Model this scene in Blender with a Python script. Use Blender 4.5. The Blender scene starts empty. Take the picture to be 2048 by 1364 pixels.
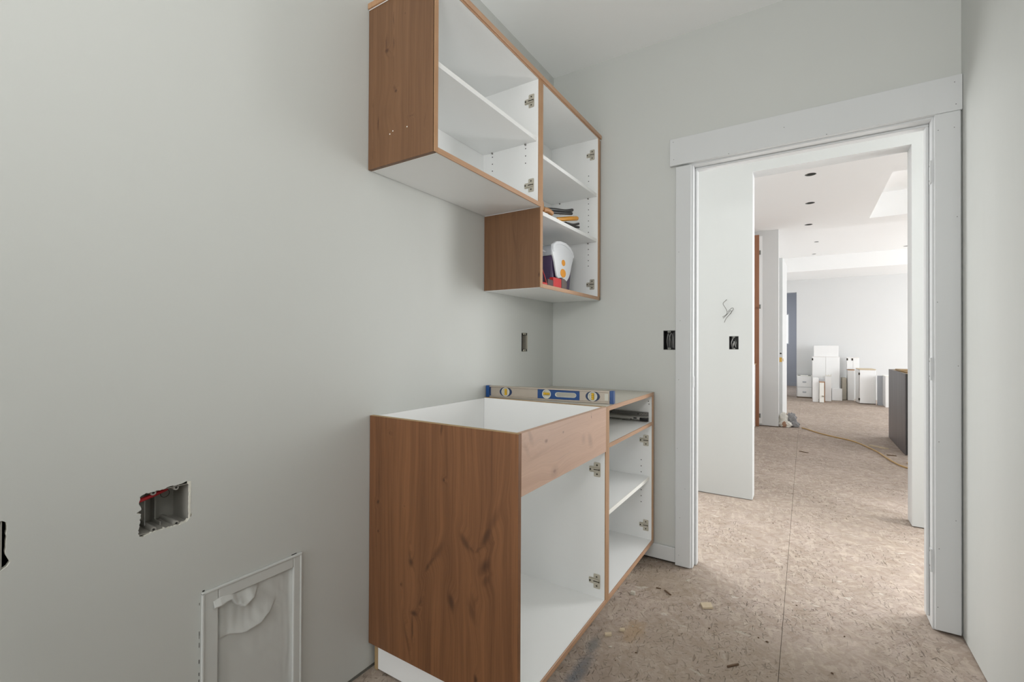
import bpy, bmesh, math, random
from mathutils import Vector, Matrix, noise
from mathutils.geometry import tessellate_polygon
random.seed(7)
S = bpy.context.scene
C = bpy.context.collection
PI = math.pi

# ------------------------------------------------------------------ camera
cam_d = bpy.data.cameras.new('camera'); cam = bpy.data.objects.new('camera', cam_d); C.objects.link(cam)
cam_d.sensor_fit = 'HORIZONTAL'; cam_d.sensor_width = 36.0; cam_d.lens = 922.67 / 2048 * 36.0
cam_d.clip_start = 0.02; cam_d.clip_end = 200
def cam_axes(yaw, pitch, roll):
    y, p, r = (math.radians(a) for a in (yaw, pitch, roll))
    F = Vector((-math.sin(y) * math.cos(p), math.cos(y) * math.cos(p), math.sin(p)))
    R0 = Vector((math.cos(y), math.sin(y), 0)); U0 = R0.cross(F)
    return R0 * math.cos(r) + U0 * math.sin(r), -R0 * math.sin(r) + U0 * math.cos(r), F
R_, U_, F_ = cam_axes(32.4356, 0.3515, 0.2412)
M = Matrix((R_, U_, -F_)).transposed().to_4x4(); M.translation = Vector((1.2714, -2.4558, 1.1286))
cam.matrix_world = M
S.camera = cam

# ------------------------------------------------------------------ world, lights, exposure
S.view_settings.view_transform = 'Standard'; S.view_settings.look = 'None'
S.view_settings.exposure = 0.36; S.view_settings.gamma = 1.0; S.view_settings.use_curve_mapping = False
W = bpy.data.worlds.new('overcast_sky'); S.world = W; W.use_nodes = True
W.node_tree.nodes['Background'].inputs[0].default_value = (0.93, 0.97, 1.0, 1)
W.node_tree.nodes['Background'].inputs[1].default_value = 1.6
S.cycles.max_bounces = 14; S.cycles.diffuse_bounces = 10; S.cycles.glossy_bounces = 4
S.cycles.sample_clamp_indirect = 6
def area(name, loc, target, sx, sy, power, col=(1, 1, 1)):
    d = bpy.data.lights.new(name, 'AREA'); d.shape = 'RECTANGLE'; d.size = sx; d.size_y = sy
    d.energy = power; d.color = col
    o = bpy.data.objects.new(name, d); C.objects.link(o); o.location = loc
    o.rotation_euler = (Vector(target) - Vector(loc)).to_track_quat('-Z', 'Y').to_euler()
    return o
# daylight at the window openings, with added unseen fills marked line by line
area('back_opening_fill', (0.60, -4.68, 1.15), (0.75, 0, 1.15), 1.05, 2.00, 16, (1.0, 0.99, 0.97))  # unseen opening behind the camera, placed and sized to light the right wall
area('ceiling_bounce_fill', (1.30, -3.00, 1.70), (1.15, -1.75, 2.72), 0.35, 0.35, 13, (1.0, 0.99, 0.97))  # unseen fill added behind the camera to brighten the ceiling, no fixture modelled
area('hall_fill_east', (2.75, 1.28, 1.25), (1.5, 0.0, 1.0), 1.10, 2.10, 37, (1.0, 1.0, 0.99))  # unseen fill added to throw light through the doorway onto the left wall
area('hall_fill_west', (-0.45, 1.28, 1.25), (0.9, 0.0, 1.0), 1.10, 2.10, 37, (1.0, 1.0, 0.99))  # its unseen twin, added to reach the right wall through the doorway
area('daylight_hall_window_east', (3.97, 0.71, 1.5), (0, 0.71, 1.2), 0.95, 1.5, 12, (0.99, 0.995, 1.0))
area('daylight_kitchen_window', (5.97, 3.4, 1.45), (0, 3.4, 1.2), 2.4, 1.7, 66, (0.98, 0.99, 1.0))
area('daylight_great_room_window', (5.97, 7.6, 1.4), (0.5, 7.2, 0.2), 3.0, 2.2, 102, (0.98, 0.99, 1.0))
area('grey_room_fill', (-0.27, 11.2, 1.5), (1.2, 11.0, 1.2), 1.2, 1.2, 30, (0.95, 0.97, 1.0))  # fill added to lift the dark room, this wall has no window

# ------------------------------------------------------------------ material helpers
def srgb(r, g, b):
    f = lambda c: (c / 255 / 12.92) if c / 255 <= 0.04045 else ((c / 255 + 0.055) / 1.055) ** 2.4
    return (f(r), f(g), f(b), 1)
class NT:
    def __init__(s, name):
        s.m = bpy.data.materials.new(name); s.m.use_nodes = True; s.t = s.m.node_tree
        s.b = s.t.nodes['Principled BSDF']
    def n(s, t, **k):
        x = s.t.nodes.new(t)
        for a, v in k.items():
            if a.startswith('i_'): x.inputs[a[2:].replace('_', ' ')].default_value = v
            else: setattr(x, a, v)
        return x
    def l(s, a, b): s.t.links.new(a, b)
    def val(s, sock, v):
        if isinstance(v, (int, float)): sock.default_value = v
        else: s.l(v, sock)
    def math(s, op, a, b=0.0, c=None, clamp=False):
        x = s.t.nodes.new('ShaderNodeMath'); x.operation = op; x.use_clamp = clamp
        s.val(x.inputs[0], a); s.val(x.inputs[1], b)
        if c is not None: s.val(x.inputs[2], c)
        return x.outputs[0]
    def mix(s, f, a, b):
        x = s.t.nodes.new('ShaderNodeMix'); x.data_type = 'RGBA'
        s.val(x.inputs[0], f)
        for i, v in ((6, a), (7, b)):
            if isinstance(v, tuple): x.inputs[i].default_value = v
            else: s.l(v, x.inputs[i])
        return x.outputs[2]
    def mapr(s, v, a, b, c=0.0, d=1.0, smooth=False):
        x = s.t.nodes.new('ShaderNodeMapRange'); x.clamp = True
        if smooth: x.interpolation_type = 'SMOOTHSTEP'
        s.val(x.inputs[0], v)
        for i, q in enumerate((a, b, c, d)): x.inputs[i + 1].default_value = q
        return x.outputs[0]
    def noise(s, vec, scale=1.0, detail=3.0, rough=0.5, dist=0.0):
        x = s.t.nodes.new('ShaderNodeTexNoise'); x.inputs['Scale'].default_value = scale
        x.inputs['Detail'].default_value = detail; x.inputs['Roughness'].default_value = rough
        x.inputs['Distortion'].default_value = dist
        s.l(vec, x.inputs['Vector']); return x.outputs[0]
    def mapping(s, vec, loc=(0, 0, 0), rot=(0, 0, 0), scale=(1, 1, 1), typ='POINT'):
        x = s.t.nodes.new('ShaderNodeMapping'); x.vector_type = typ
        x.inputs['Location'].default_value = loc; x.inputs['Rotation'].default_value = rot; x.inputs['Scale'].default_value = scale
        s.l(vec, x.inputs['Vector']); return x.outputs[0]
    def pos(s): return s.n('ShaderNodeNewGeometry').outputs['Position']
    def obj(s): return s.n('ShaderNodeTexCoord').outputs['Object']
    def bump(s, h, strength, dist):
        x = s.n('ShaderNodeBump'); x.inputs['Strength'].default_value = strength; x.inputs['Distance'].default_value = dist
        s.val(x.inputs['Height'], h); s.l(x.outputs[0], s.b.inputs['Normal'])
    def base(s, c):
        if isinstance(c, tuple): s.b.inputs['Base Color'].default_value = c
        else: s.l(c, s.b.inputs['Base Color'])
    def rough(s, v): s.val(s.b.inputs['Roughness'], v)
def plain(name, col, rough=0.5, metal=0.0, var=0.06, scale=30, bump=0.0, **k):
    n = NT(name); p = n.obj()
    f = n.noise(p, scale, 4, 0.6)
    dark = tuple(c * (1 - var) for c in col[:3]) + (1,); lite = tuple(min(1, c * (1 + var)) for c in col[:3]) + (1,)
    n.base(n.mix(f, dark, lite)); n.rough(rough); n.b.inputs['Metallic'].default_value = metal
    if bump: n.bump(n.noise(p, scale * 4, 3, 0.6), bump, 0.001)
    for a, v in k.items(): n.b.inputs[a].default_value = v
    return n.m
def paint(name, col, rough=0.6, smudge=0.05, peel=0.12):
    n = NT(name); p = n.pos()
    a = n.noise(p, 1.3, 4, 0.6); b = n.noise(n.mapping(p, scale=(9, 9, 3)), 1, 5, 0.65)
    f = n.math('MULTIPLY', n.mapr(b, 0.60, 0.78), smudge * 2.5)
    c = n.mix(n.mapr(a, 0.3, 0.7), tuple(x * (1 - smudge * .35) for x in col[:3]) + (1,), col)
    n.base(n.mix(f, c, tuple(x * 0.86 for x in col[:3]) + (1,)))
    n.rough(n.mapr(b, 0.3, 0.8, rough - .05, rough + .05)); n.b.inputs['Specular IOR Level'].default_value = 0.35
    n.bump(n.noise(p, 260, 3, 0.55), peel, 0.0008)
    return n.m
def wood(name, axes, cd, cl, knots=(), rough=0.42, bands=1.0, kcol=srgb(58, 30, 16), coat=0.0):
    """axes = (across, along); knots: (across, along, r_across, r_along, angle_deg, strength)"""
    n = NT(name); sp = n.n('ShaderNodeSeparateXYZ'); n.l(n.pos(), sp.inputs[0])
    cb = n.n('ShaderNodeCombineXYZ')
    n.l(sp.outputs['XYZ'.index(axes[0])], cb.inputs[0]); n.l(sp.outputs['XYZ'.index(axes[1])], cb.inputs[1])
    uv = cb.outputs[0]; kf = None; wf = None
    wob = n.mapping(uv, scale=(1, 1, 1))
    nz = n.n('ShaderNodeTexNoise'); nz.inputs['Scale'].default_value = 28; nz.inputs['Detail'].default_value = 2; n.l(uv, nz.inputs['Vector'])
    jv = n.n('ShaderNodeVectorMath', operation='MULTIPLY_ADD'); n.l(nz.outputs['Color'], jv.inputs[0]); jv.inputs[1].default_value = (.008, .014, 0); 
    sub = n.n('ShaderNodeVectorMath', operation='ADD'); n.l(uv, sub.inputs[0]); sub.inputs[1].default_value = (-.004, -.007, 0)
    n.l(sub.outputs[0], jv.inputs[2])
    for (a, b, ra, rb, ang, st) in knots:
        q = n.mapping(jv.outputs[0], (a, b, 0), (0, 0, math.radians(ang)), (ra, rb, 1), 'TEXTURE')
        ln = n.n('ShaderNodeVectorMath', operation='LENGTH'); n.l(q, ln.inputs[0])
        core = n.mapr(ln.outputs['Value'], 0.1, 1.45, st * .92, 0.0, True)
        wide = n.mapr(ln.outputs['Value'], 0.0, 3.5, 1.0, 0.0, True)
        kf = core if kf is None else n.math('MAXIMUM', kf, core)
        wf = wide if wf is None else n.math('MAXIMUM', wf, wide)
    slow = n.noise(n.mapping(uv, scale=(5, 1.6, 1)), 1, 2, 0.5)
    du = n.math('MULTIPLY', n.math('SUBTRACT', slow, 0.5), 0.05)
    if wf is not None: du = n.math('ADD', du, n.math('MULTIPLY', wf, 0.016))
    c2 = n.n('ShaderNodeCombineXYZ'); n.l(du, c2.inputs[0])
    w2 = n.n('ShaderNodeVectorMath', operation='ADD'); n.l(uv, w2.inputs[0]); n.l(c2.outputs[0], w2.inputs[1])
    g1 = n.noise(n.mapping(w2.outputs[0], scale=(38, 1.1, 1)), 1, 3, 0.55)
    g2 = n.noise(n.mapping(w2.outputs[0], scale=(190, 3.0, 1)), 1, 4, 0.65)
    g3 = n.noise(n.mapping(w2.outputs[0], scale=(9, 0.35, 1)), 1, 1, 0.5)
    g = n.math('ADD', n.math('MULTIPLY', g1, 0.36), n.math('ADD', n.math('MULTIPLY', g2, 0.38), n.math('MULTIPLY', g3, 0.26)))
    base = n.mix(n.mapr(g, 0.5 - .17 / bands, 0.5 + .17 / bands), cd, cl)
    pore = n.mapr(g2, 0.60, 0.72)
    base = n.mix(n.math('MULTIPLY', pore, 0.34), base, tuple(x * .45 for x in cd[:3]) + (1,))
    if kf is not None: base = n.mix(kf, base, kcol)
    n.base(base); n.rough(n.mapr(g, 0.3, 0.7, rough + .05, rough - .05)); n.bump(g2, 0.12, 0.0006)
    if coat: n.b.inputs['Coat Weight'].default_value = coat; n.b.inputs['Coat Roughness'].default_value = 0.3
    return n.m

wall_col = srgb(214, 213, 208); 
M_wall = paint('wall_paint', srgb(198, 200, 197), 0.5)
M_hall = paint('hall_paint', srgb(198, 200, 200), 0.6, 0.03)
M_wall2 = paint('far_wall_paint', srgb(214, 215, 215), 0.6, 0.03)
M_ceil = paint('ceiling_paint', srgb(244, 245, 245), 0.8, 0.02, 0.2)
M_trim = paint('trim_primer', srgb(208, 210, 211), 0.42, 0.09, 0.05)
M_gyp = plain('gypsum_edge', srgb(222, 220, 210), 0.9, var=0.12, scale=150, bump=.5)
M_mel = plain('white_melamine', srgb(238, 239, 239), 0.32, var=0.012, scale=6)
M_melraw = plain('raw_white_shelf_edge', srgb(238, 238, 233), 0.6, var=0.04, scale=80)
M_mdf = plain('grey_melamine_top', srgb(196, 192, 182), 0.4, var=0.04, scale=14)
kn_side = [(.420,.541,.012,.030,40,.75),(.443,.524,.006,.018,55,.5),(.522,.622,.012,.050,-26,.40),(.497,.572,.011,.042,-28,.8),(.476,.534,.005,.03,-50,.5),(.492,.484,.016,.032,-34,.75),
    (.497,.445,.012,.02,-30,.5),(.312,.482,.012,.042,-35,.55),(.290,.450,.006,.040,-38,.6),(.272,.428,.007,.018,-35,.8),(.368,.348,.012,.030,16,.9),(.447,.345,.014,.036,16,.55),(.452,.372,.008,.03,14,.4),
    (.215,.264,.016,.010,10,.95),(.208,.215,.004,.045,0,.85),(.200,.425,.010,.014,0,.9),(.197,.44,.005,.03,10,.5),(.338,.711,.005,.006,0,1),
    (.045,.590,.006,.010,-30,1),(.050,.655,.0022,.06,0,.8),(.047,.491,.005,.005,0,.9),(.461,.151,.007,.016,0,1),(.157,.342,.004,.006,0,.7),(.184,.171,.006,.06,15,.5),
    (.325,.862,.004,.02,0,.6),(.241,.31,.004,.02,-20,.5),(.10,.83,.004,.006,0,.5),(.17,.60,.004,.004,0,.4)]
M_side = wood('stained_alder_side', 'XZ', srgb(96, 61, 36), srgb(140, 95, 61), kn_side, 0.45, 1.25, srgb(62, 36, 20))
kn_up = [(.091,2.105,.009,.009,0,.85),(.088,2.13,.004,.02,0,.5),(.135,1.961,.006,.006,0,1),(.128,1.972,.006,.010,30,.45),(.051,1.872,.003,.026,0,.85),(.123,2.119,.0022,.018,0,.8),
    (.122,2.20,.002,.02,0,.7),(.205,1.858,.010,.004,0,.4),(.177,2.2,.003,.004,0,.6),(.264,1.831,.003,.02,-10,.3),(.025,1.94,.002,.01,0,.5),(.024,1.773,.002,.02,0,.4),(.09,1.90,.03,.03,0,.1)]
M_up = wood('stained_alder_upper_end', 'XZ', srgb(94, 64, 41), srgb(128, 93, 64), kn_up, 0.45, 1.0)
kn_up2 = [(.297,1.432,.006,.012,0,.95),(.165,1.62,.004,.05,8,.3),(.20,1.55,.004,.05,-8,.2)]
M_up2 = wood('stained_alder_lower_end', 'XZ', srgb(94, 64, 41), srgb(128, 93, 64), kn_up2, 0.45, 1.0)
kn_rail = [(.859,-.858,.006,.004,0,.8),(.842,-1.093,.004,.006,0,.6),(.833,-1.210,.006,.011,0,.65),(.728,-1.154,.009,.014,0,.6),(.728,-1.154,.018,.03,0,.3),
    (.775,-.868,.030,.018,-30,.32),(.790,-.93,.02,.018,-20,.22),(.862,-1.306,.03,.012,-30,.28),(.83,-1.33,.03,.01,-40,.2),(.80,-1.26,.008,.07,-8,.14)]
M_rail = wood('lit_pinkish_alder_drawer_front', 'ZY', srgb(190, 152, 130), srgb(216, 182, 160), kn_rail, 0.36, 0.9, srgb(96, 58, 44), coat=.25)  # partly the board's own pink, partly stronger front light put into the colour
M_edge = wood('lit_alder_edge_band', 'XZ', srgb(160, 120, 84), srgb(188, 147, 110), (), 0.36, .9, coat=.25)  # same alder as the sides, lightened to paint in the front light
M_edgeh = wood('lit_alder_edge_band_level', 'ZY', srgb(164, 124, 92), srgb(194, 154, 122), (), 0.36, .9, coat=.25)  # horizontal bands, front light painted into the alder here too
M_dkedge = wood('alder_scribe_strip', 'XZ', srgb(128, 92, 62), srgb(152, 112, 78), (), 0.45, .9)
M_ply = wood('raw_plywood_edge', 'XZ', srgb(150, 124, 88), srgb(184, 158, 118), (), 0.7, .8)
M_orange = wood('orange_alder_tall', 'XZ', srgb(142, 96, 68), srgb(164, 114, 84), [(.71, 1.64, .03, .02, 0, .5)], 0.45, 1.0)
M_dark = wood('charcoal_stained_wood', 'YZ', srgb(74, 68, 70), srgb(96, 90, 92), (), 0.4, 1.0)
M_nickel = plain('nickel_plate', srgb(194, 188, 174), 0.4, 0.45, 0.12, 120)
M_screw = plain('dark_screw', srgb(60, 55, 48), 0.4, 0.8)
M_hole = plain('pin_hole_dark', srgb(40, 38, 36), 0.9)
M_black = plain('black_plastic', srgb(22, 22, 23), 0.45)
M_pvc = plain('grey_pvc_box', srgb(150, 148, 142), 0.55, var=.05, scale=40)
M_cavity = plain('wall_cavity_dark', srgb(26, 23, 20), 0.95)
M_red = plain('red_sheath', srgb(168, 24, 34), 0.5)
M_blue = plain('blue_enamel', srgb(8, 66, 128), 0.32)
M_navy = plain('navy_vial_ring', srgb(14, 44, 84), 0.35)
M_alu = plain('brushed_aluminium', srgb(176, 166, 154), 0.42, 0.55, 0.05, 60)
M_clear = plain('vial_lens', srgb(206, 206, 196), 0.2, var=.03)
M_yel = plain('yellow_vial_liquid', srgb(222, 178, 40), 0.2, var=.12, scale=90)
M_steel = plain('zinc_steel', srgb(190, 188, 184), 0.45, 0.25, 0.12, 50)
M_steeld = plain('dark_steel', srgb(126, 124, 121), 0.45, 0.25, 0.15, 50)
M_galv = plain('galvanised_bracket', srgb(128, 130, 126), 0.5, 0.5, 0.18, 80)
M_wire = plain('grey_wire', srgb(150, 150, 150), 0.45, 0.3)
M_wiredk = plain('thin_dark_wire', srgb(84, 80, 76), 0.5, 0.4)
M_purple = plain('purple_plastic', srgb(66, 46, 84), 0.38)
M_white = plain('white_plastic', srgb(226, 229, 234), 0.35, var=.02)
M_gryp = plain('light_grey_plastic', srgb(176, 180, 186), 0.4)
M_org = plain('orange_sticker', srgb(238, 158, 34), 0.4)
M_redp = plain('bright_red_plastic', srgb(196, 14, 18), 0.35)
M_gold = plain('amber_handle', srgb(206, 140, 26), 0.35)
M_brass = plain('polished_brass', srgb(214, 172, 88), 0.3, 0.85)
M_tan = wood('tan_wood_handle', 'XY', srgb(164, 116, 70), srgb(190, 140, 90), (), .5)
M_chip = plain('pale_wood_chip', srgb(196, 180, 154), 0.8, var=.12, scale=120, bump=.4)
M_twig = plain('dark_splinter', srgb(92, 70, 50), 0.8, var=.2, scale=120)
M_crumb = plain('plaster_crumb', srgb(190, 184, 172), 0.9, var=.15, scale=200)
M_cord = plain('tan_extension_cord', srgb(186, 152, 98), 0.5)
M_door = paint('door_primer', srgb(206, 208, 208), 0.5)
M_grey = paint('grey_room_paint', srgb(160, 163, 170), 0.7, 0.03)
M_film = paint('painted_over_film', srgb(200, 202, 200), 0.42, 0.05, 0.02)
M_rag = plain('grey_rag', srgb(150, 150, 152), 0.9, var=.25, scale=60, bump=.6)
M_bag = plain('white_crumpled_bag', srgb(224, 222, 214), 0.5, var=.08, scale=40)
M_paper = plain('brown_paper_scrap', srgb(160, 126, 104), 0.85, var=.1)

def floor_mat():
    n = NT('dusty_osb_subfloor'); p = n.pos()
    big = n.noise(p, 0.9, 5, 0.6); mid = n.noise(p, 7, 5, 0.65, 0.4); fine = n.noise(p, 90, 5, 0.7)
    col = n.mix(n.mapr(big, .35, .65), srgb(167, 153, 142), srgb(184, 169, 159))
    col = n.mix(n.math('MULTIPLY', n.mapr(mid, .42, .68), .55), col, srgb(158, 144, 128))
    # strands of the board: cells stretched three ways
    warp = n.n('ShaderNodeTexNoise'); warp.inputs['Scale'].default_value = 5; n.l(p, warp.inputs['Vector'])
    wv = n.n('ShaderNodeVectorMath', operation='MULTIPLY_ADD'); n.l(warp.outputs['Color'], wv.inputs[0]); wv.inputs[1].default_value = (.05, .05, 0); n.l(p, wv.inputs[2])
    hts = None
    for i, (ang, sx, sy, w) in enumerate(((20, 15, 60, .30), (58, 17, 70, .34), (100, 16, 64, .30), (140, 14, 52, .32))):
        q = n.mapping(wv.outputs[0], (i * 3.1, i * 1.7, 0), (0, 0, math.radians(ang)), (1/sx, 1/sy, 1), 'TEXTURE')
        v = n.n('ShaderNodeTexVoronoi'); v.inputs['Scale'].default_value = 1; n.l(q, v.inputs['Vector'])
        sep = n.n('ShaderNodeSeparateColor'); n.l(v.outputs['Color'], sep.inputs[0])
        tone = sep.outputs[0]
        col = n.mix(n.math('MULTIPLY', n.mapr(tone, .72, .9), w), col, srgb(150, 132, 116) if i % 2 else srgb(206, 192, 178))
        h = n.math('MULTIPLY', tone, .5)
        hts = h if hts is None else n.math('ADD', hts, h)
    # short dark gouges
    gg = None
    for i, (ang, sx, sy, lo) in enumerate(((50, 26, 150, .665), (95, 17, 120, .655), (128, 24, 140, .665), (15, 34, 150, .68), (5, 50, 60, .70))):
        q = n.mapping(wv.outputs[0], (i * 5.3 + 1, i * 2.9, 0), (0, 0, math.radians(ang)), (1/sx, 1/sy, 1), 'TEXTURE')
        s = n.mapr(n.noise(q, 1, 2.0, .5), lo - .01, lo + .05)
        gg = s if gg is None else n.math('MAXIMUM', gg, s)
    patchy = n.mapr(n.noise(p, 2.6, 3, .6), .38, .6)
    gg = n.math('MULTIPLY', gg, patchy)
    col = n.mix(n.math('MULTIPLY', gg, .58), col, srgb(84, 72, 60))
    # pale plaster and paint spots
    wsp = n.math('MULTIPLY', n.mapr(n.noise(n.mapping(p, (4, 9, 0), (0, 0, .5), (9, 19, 0)), 1, 3, .6, .5), .665, .70), .6)
    col = n.mix(wsp, col, srgb(216, 210, 200))
    dots = n.math('MULTIPLY', n.mapr(n.noise(p, 75, 1, .5), .76, .80), .8)
    col = n.mix(dots, col, srgb(222, 216, 204))
    # blue chalk stain, yellow sawdust by the sink cabinet, darker brown patches around them
    for (cx, cy, rx, ry, ang, c, st) in ((.615, -.98, .035, .15, 0, srgb(84, 98, 112), .75), (.60, -.82, .03, .07, 0, srgb(92, 104, 112), .7), (.70, -.66, .05, .10, 0, srgb(172, 136, 84), .5),
                                         (.69, -.95, .10, .14, 0, srgb(120, 104, 92), .4), (.70, -.2, .22, .22, 0, srgb(140, 126, 106), .45), (.9, -.7, .5, .45, 0, srgb(146, 132, 116), .4), (1.3, -.75, .5, .4, 0, srgb(152, 138, 122), .35)):
        q = n.mapping(p, (cx, cy, 0), (0, 0, math.radians(ang)), (rx, ry, 1), 'TEXTURE')
        sx = n.n('ShaderNodeSeparateXYZ'); n.l(q, sx.inputs[0]); cc = n.n('ShaderNodeCombineXYZ'); n.l(sx.outputs[0], cc.inputs[0]); n.l(sx.outputs[1], cc.inputs[1])
        ln = n.n('ShaderNodeVectorMath', operation='LENGTH'); n.l(cc.outputs[0], ln.inputs[0])
        d = n.math('ADD', ln.outputs['Value'], n.math('MULTIPLY', n.math('SUBTRACT', n.noise(p, 38, 4, .7), .5), 1.4))
        col = n.mix(n.mapr(d, .3, 1.1, st, 0.0, True), col, c)
    grain = n.mapr(fine, .35, .7); col = n.mix(n.math('MULTIPLY', grain, .22), col, srgb(128, 112, 98))
    n.base(col); n.rough(0.78); n.b.inputs['Specular IOR Level'].default_value = .25
    hh = n.math('SUBTRACT', n.math('ADD', n.math('MULTIPLY', hts, .35), n.math('MULTIPLY', fine, .5)), n.math('MULTIPLY', gg, 1.4))
    n.bump(hh, 0.85, 0.005)
    return n.m
M_floor = floor_mat()

# ------------------------------------------------------------------ geometry helpers
class MB:
    def __init__(s): s.v = []; s.f = []; s.mi = []; s.cur = 0
    def add(s, vs, fs):
        o = len(s.v); s.v += [tuple(v) for v in vs]; s.f += [tuple(i + o for i in f) for f in fs]; s.mi += [s.cur] * len(fs)
    def box(s, x0, x1, y0, y1, z0, z1):
        x0, x1 = sorted((x0, x1)); y0, y1 = sorted((y0, y1)); z0, z1 = sorted((z0, z1))
        s.add([(x0,y0,z0),(x1,y0,z0),(x1,y1,z0),(x0,y1,z0),(x0,y0,z1),(x1,y0,z1),(x1,y1,z1),(x0,y1,z1)],
              [(0,3,2,1),(4,5,6,7),(0,1,5,4),(1,2,6,5),(2,3,7,6),(3,0,4,7)]); return s
    def cyl(s, c, axis, r, h, seg=20, r2=None):
        """cylinder starting at c and running h along axis"""
        r2 = r if r2 is None else r2
        a = Vector(axis).normalized(); u = a.orthogonal().normalized(); w = a.cross(u); c = Vector(c)
        vs = []
        for k, rr in ((0, r), (h, r2)):
            for i in range(seg):
                t = 2 * PI * i / seg; vs.append(c + a * k + (u * math.cos(t) + w * math.sin(t)) * rr)
        fs = [(i, (i + 1) % seg, seg + (i + 1) % seg, seg + i) for i in range(seg)] + [tuple(range(seg))[::-1], tuple(range(seg, 2 * seg))]
        s.add(vs, fs); return s
    def ring(s, c, axis, ro, ri, h, seg=28):
        a = Vector(axis).normalized(); u = a.orthogonal().normalized(); w = a.cross(u); c = Vector(c); vs = []
        for k in (0, h):
            for rr in (ro, ri):
                for i in range(seg):
                    t = 2 * PI * i / seg; vs.append(c + a * k + (u * math.cos(t) + w * math.sin(t)) * rr)
        fs = []
        for i in range(seg):
            j = (i + 1) % seg
            fs += [(i, j, 2*seg + j, 2*seg + i), (seg + j, seg + i, 3*seg + i, 3*seg + j), (j, i, seg + i, seg + j), (2*seg + i, 2*seg + j, 3*seg + j, 3*seg + i)]
        s.add(vs, fs); return s
    def tube(s, pts, r, seg=8, taper=None):
        pts = [Vector(p) for p in pts]; vs = []; n = len(pts); prev = None
        for i, p in enumerate(pts):
            t = (pts[min(i + 1, n - 1)] - pts[max(i - 1, 0)]).normalized()
            u = t.orthogonal().normalized() if prev is None else (prev - t * prev.dot(t)).normalized()
            prev = u; w = t.cross(u); rr = r * (taper[i] if taper else 1)
            for k in range(seg):
                a = 2 * PI * k / seg; vs.append(p + (u * math.cos(a) + w * math.sin(a)) * rr)
        fs = [(i*seg + k, i*seg + (k+1) % seg, (i+1)*seg + (k+1) % seg, (i+1)*seg + k) for i in range(n - 1) for k in range(seg)]
        fs += [tuple(range(seg))[::-1], tuple(range((n-1)*seg, n*seg))]
        s.add(vs, fs); return s
    def prism(s, poly, fn, d0, d1):
        """poly: 2D points; fn(a, b, depth) -> 3D"""
        n = len(poly); vs = [fn(a, b, d0) for a, b in poly] + [fn(a, b, d1) for a, b in poly]
        s.add(vs, [tuple(range(n))[::-1], tuple(range(n, 2*n))] + [(i, (i+1) % n, n + (i+1) % n, n + i) for i in range(n)]); return s
    def build(s, name, mat, parent=None, bevel=0.0, seg=1, smooth=False, local=False):
        me = bpy.data.meshes.new(name)
        off = Vector((0, 0, 0))
        if parent is not None and not local: off = Vector(ORG.get(parent.name, (0, 0, 0)))
        me.from_pydata([tuple(Vector(v) - off) for v in s.v], [], s.f)
        mats = mat if isinstance(mat, (list, tuple)) else [mat]
        for m in mats: me.materials.append(m)
        for p, mi in zip(me.polygons, s.mi): p.material_index = min(mi, len(mats) - 1)
        bm = bmesh.new(); bm.from_mesh(me); bmesh.ops.recalc_face_normals(bm, faces=bm.faces)
        if bevel:
            es = [e for e in bm.edges if len(e.link_faces) == 2 and e.calc_face_angle(0) > 0.6]
            bmesh.ops.bevel(bm, geom=es, offset=bevel, segments=seg, affect='EDGES', profile=.5, clamp_overlap=True)
        bm.to_mesh(me); bm.free()
        if smooth:
            me.polygons.foreach_set('use_smooth', [True] * len(me.polygons))
            me.set_sharp_from_angle(angle=math.radians(40))
        me.update()
        o = bpy.data.objects.new(name, me); C.objects.link(o)
        if parent is not None:
            o.parent = parent; ORG[o.name] = tuple(off)
        return o
ORG = {}
def B(x0, x1, y0, y1, z0, z1): return MB().box(x0, x1, y0, y1, z0, z1)
def smoothpts(pts, k=6):
    pts = [Vector(p) for p in pts]; out = []
    for i in range(len(pts) - 1):
        p0, p1, p2, p3 = pts[max(i-1, 0)], pts[i], pts[i+1], pts[min(i+2, len(pts)-1)]
        for j in range(k):
            t = j / k
            out.append(0.5 * ((2*p1) + (-p0 + p2)*t + (2*p0 - 5*p1 + 4*p2 - p3)*t*t + (-p0 + 3*p1 - 3*p2 + p3)*t**3))
    out.append(pts[-1]); return out
def tag(o, label=None, cat=None, group=None, kind=None):
    if label: o['label'] = label
    if cat: o['category'] = cat
    if group: o['group'] = group
    if kind: o['kind'] = kind
    return o
def thing(name, label, cat, loc, group=None, rot=None):
    o = bpy.data.objects.new(name, None); C.objects.link(o); o.location = loc; o.empty_display_size = .05
    if rot: o.rotation_euler = rot
    ORG[o.name] = tuple(loc)
    return tag(o, label, cat, group)
def struct(name, label=None):
    o = bpy.data.objects.new(name, None); C.objects.link(o); ORG[o.name] = (0, 0, 0); o['kind'] = 'structure'
    if label: o['label'] = label
    return o
def copy_tree(o, parent=None):
    c = o.copy(); C.objects.link(c)
    if parent is not None: c.parent = parent
    ORG[c.name] = ORG.get(o.name, (0, 0, 0))
    for ch in o.children: copy_tree(ch, c)
    return c
def slab(outer, holes, fn, d0, d1):
    """flat slab with real holes through it; fn(a, b, depth)"""
    loops = [outer] + list(holes); flat = [p for L in loops for p in L]
    tris = tessellate_polygon([[Vector((a, b, 0)) for a, b in L] for L in loops])
    n = len(flat); mb = MB()
    vs = [fn(a, b, d0) for a, b in flat] + [fn(a, b, d1) for a, b in flat]
    fs = [tuple(t) for t in tris] + [tuple(i + n for i in t)[::-1] for t in tris]
    mb.add(vs, fs); k = 0; side = []
    for L in loops:
        m = len(L)
        for i in range(m): side.append((k + i, k + (i + 1) % m, n + k + (i + 1) % m, n + k + i))
        k += m
    mb.f += side; mb.mi += [1] * len(side)
    return mb
def rect(a0, a1, b0, b1): return [(a0, b0), (a1, b0), (a1, b1), (a0, b1)]
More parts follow.
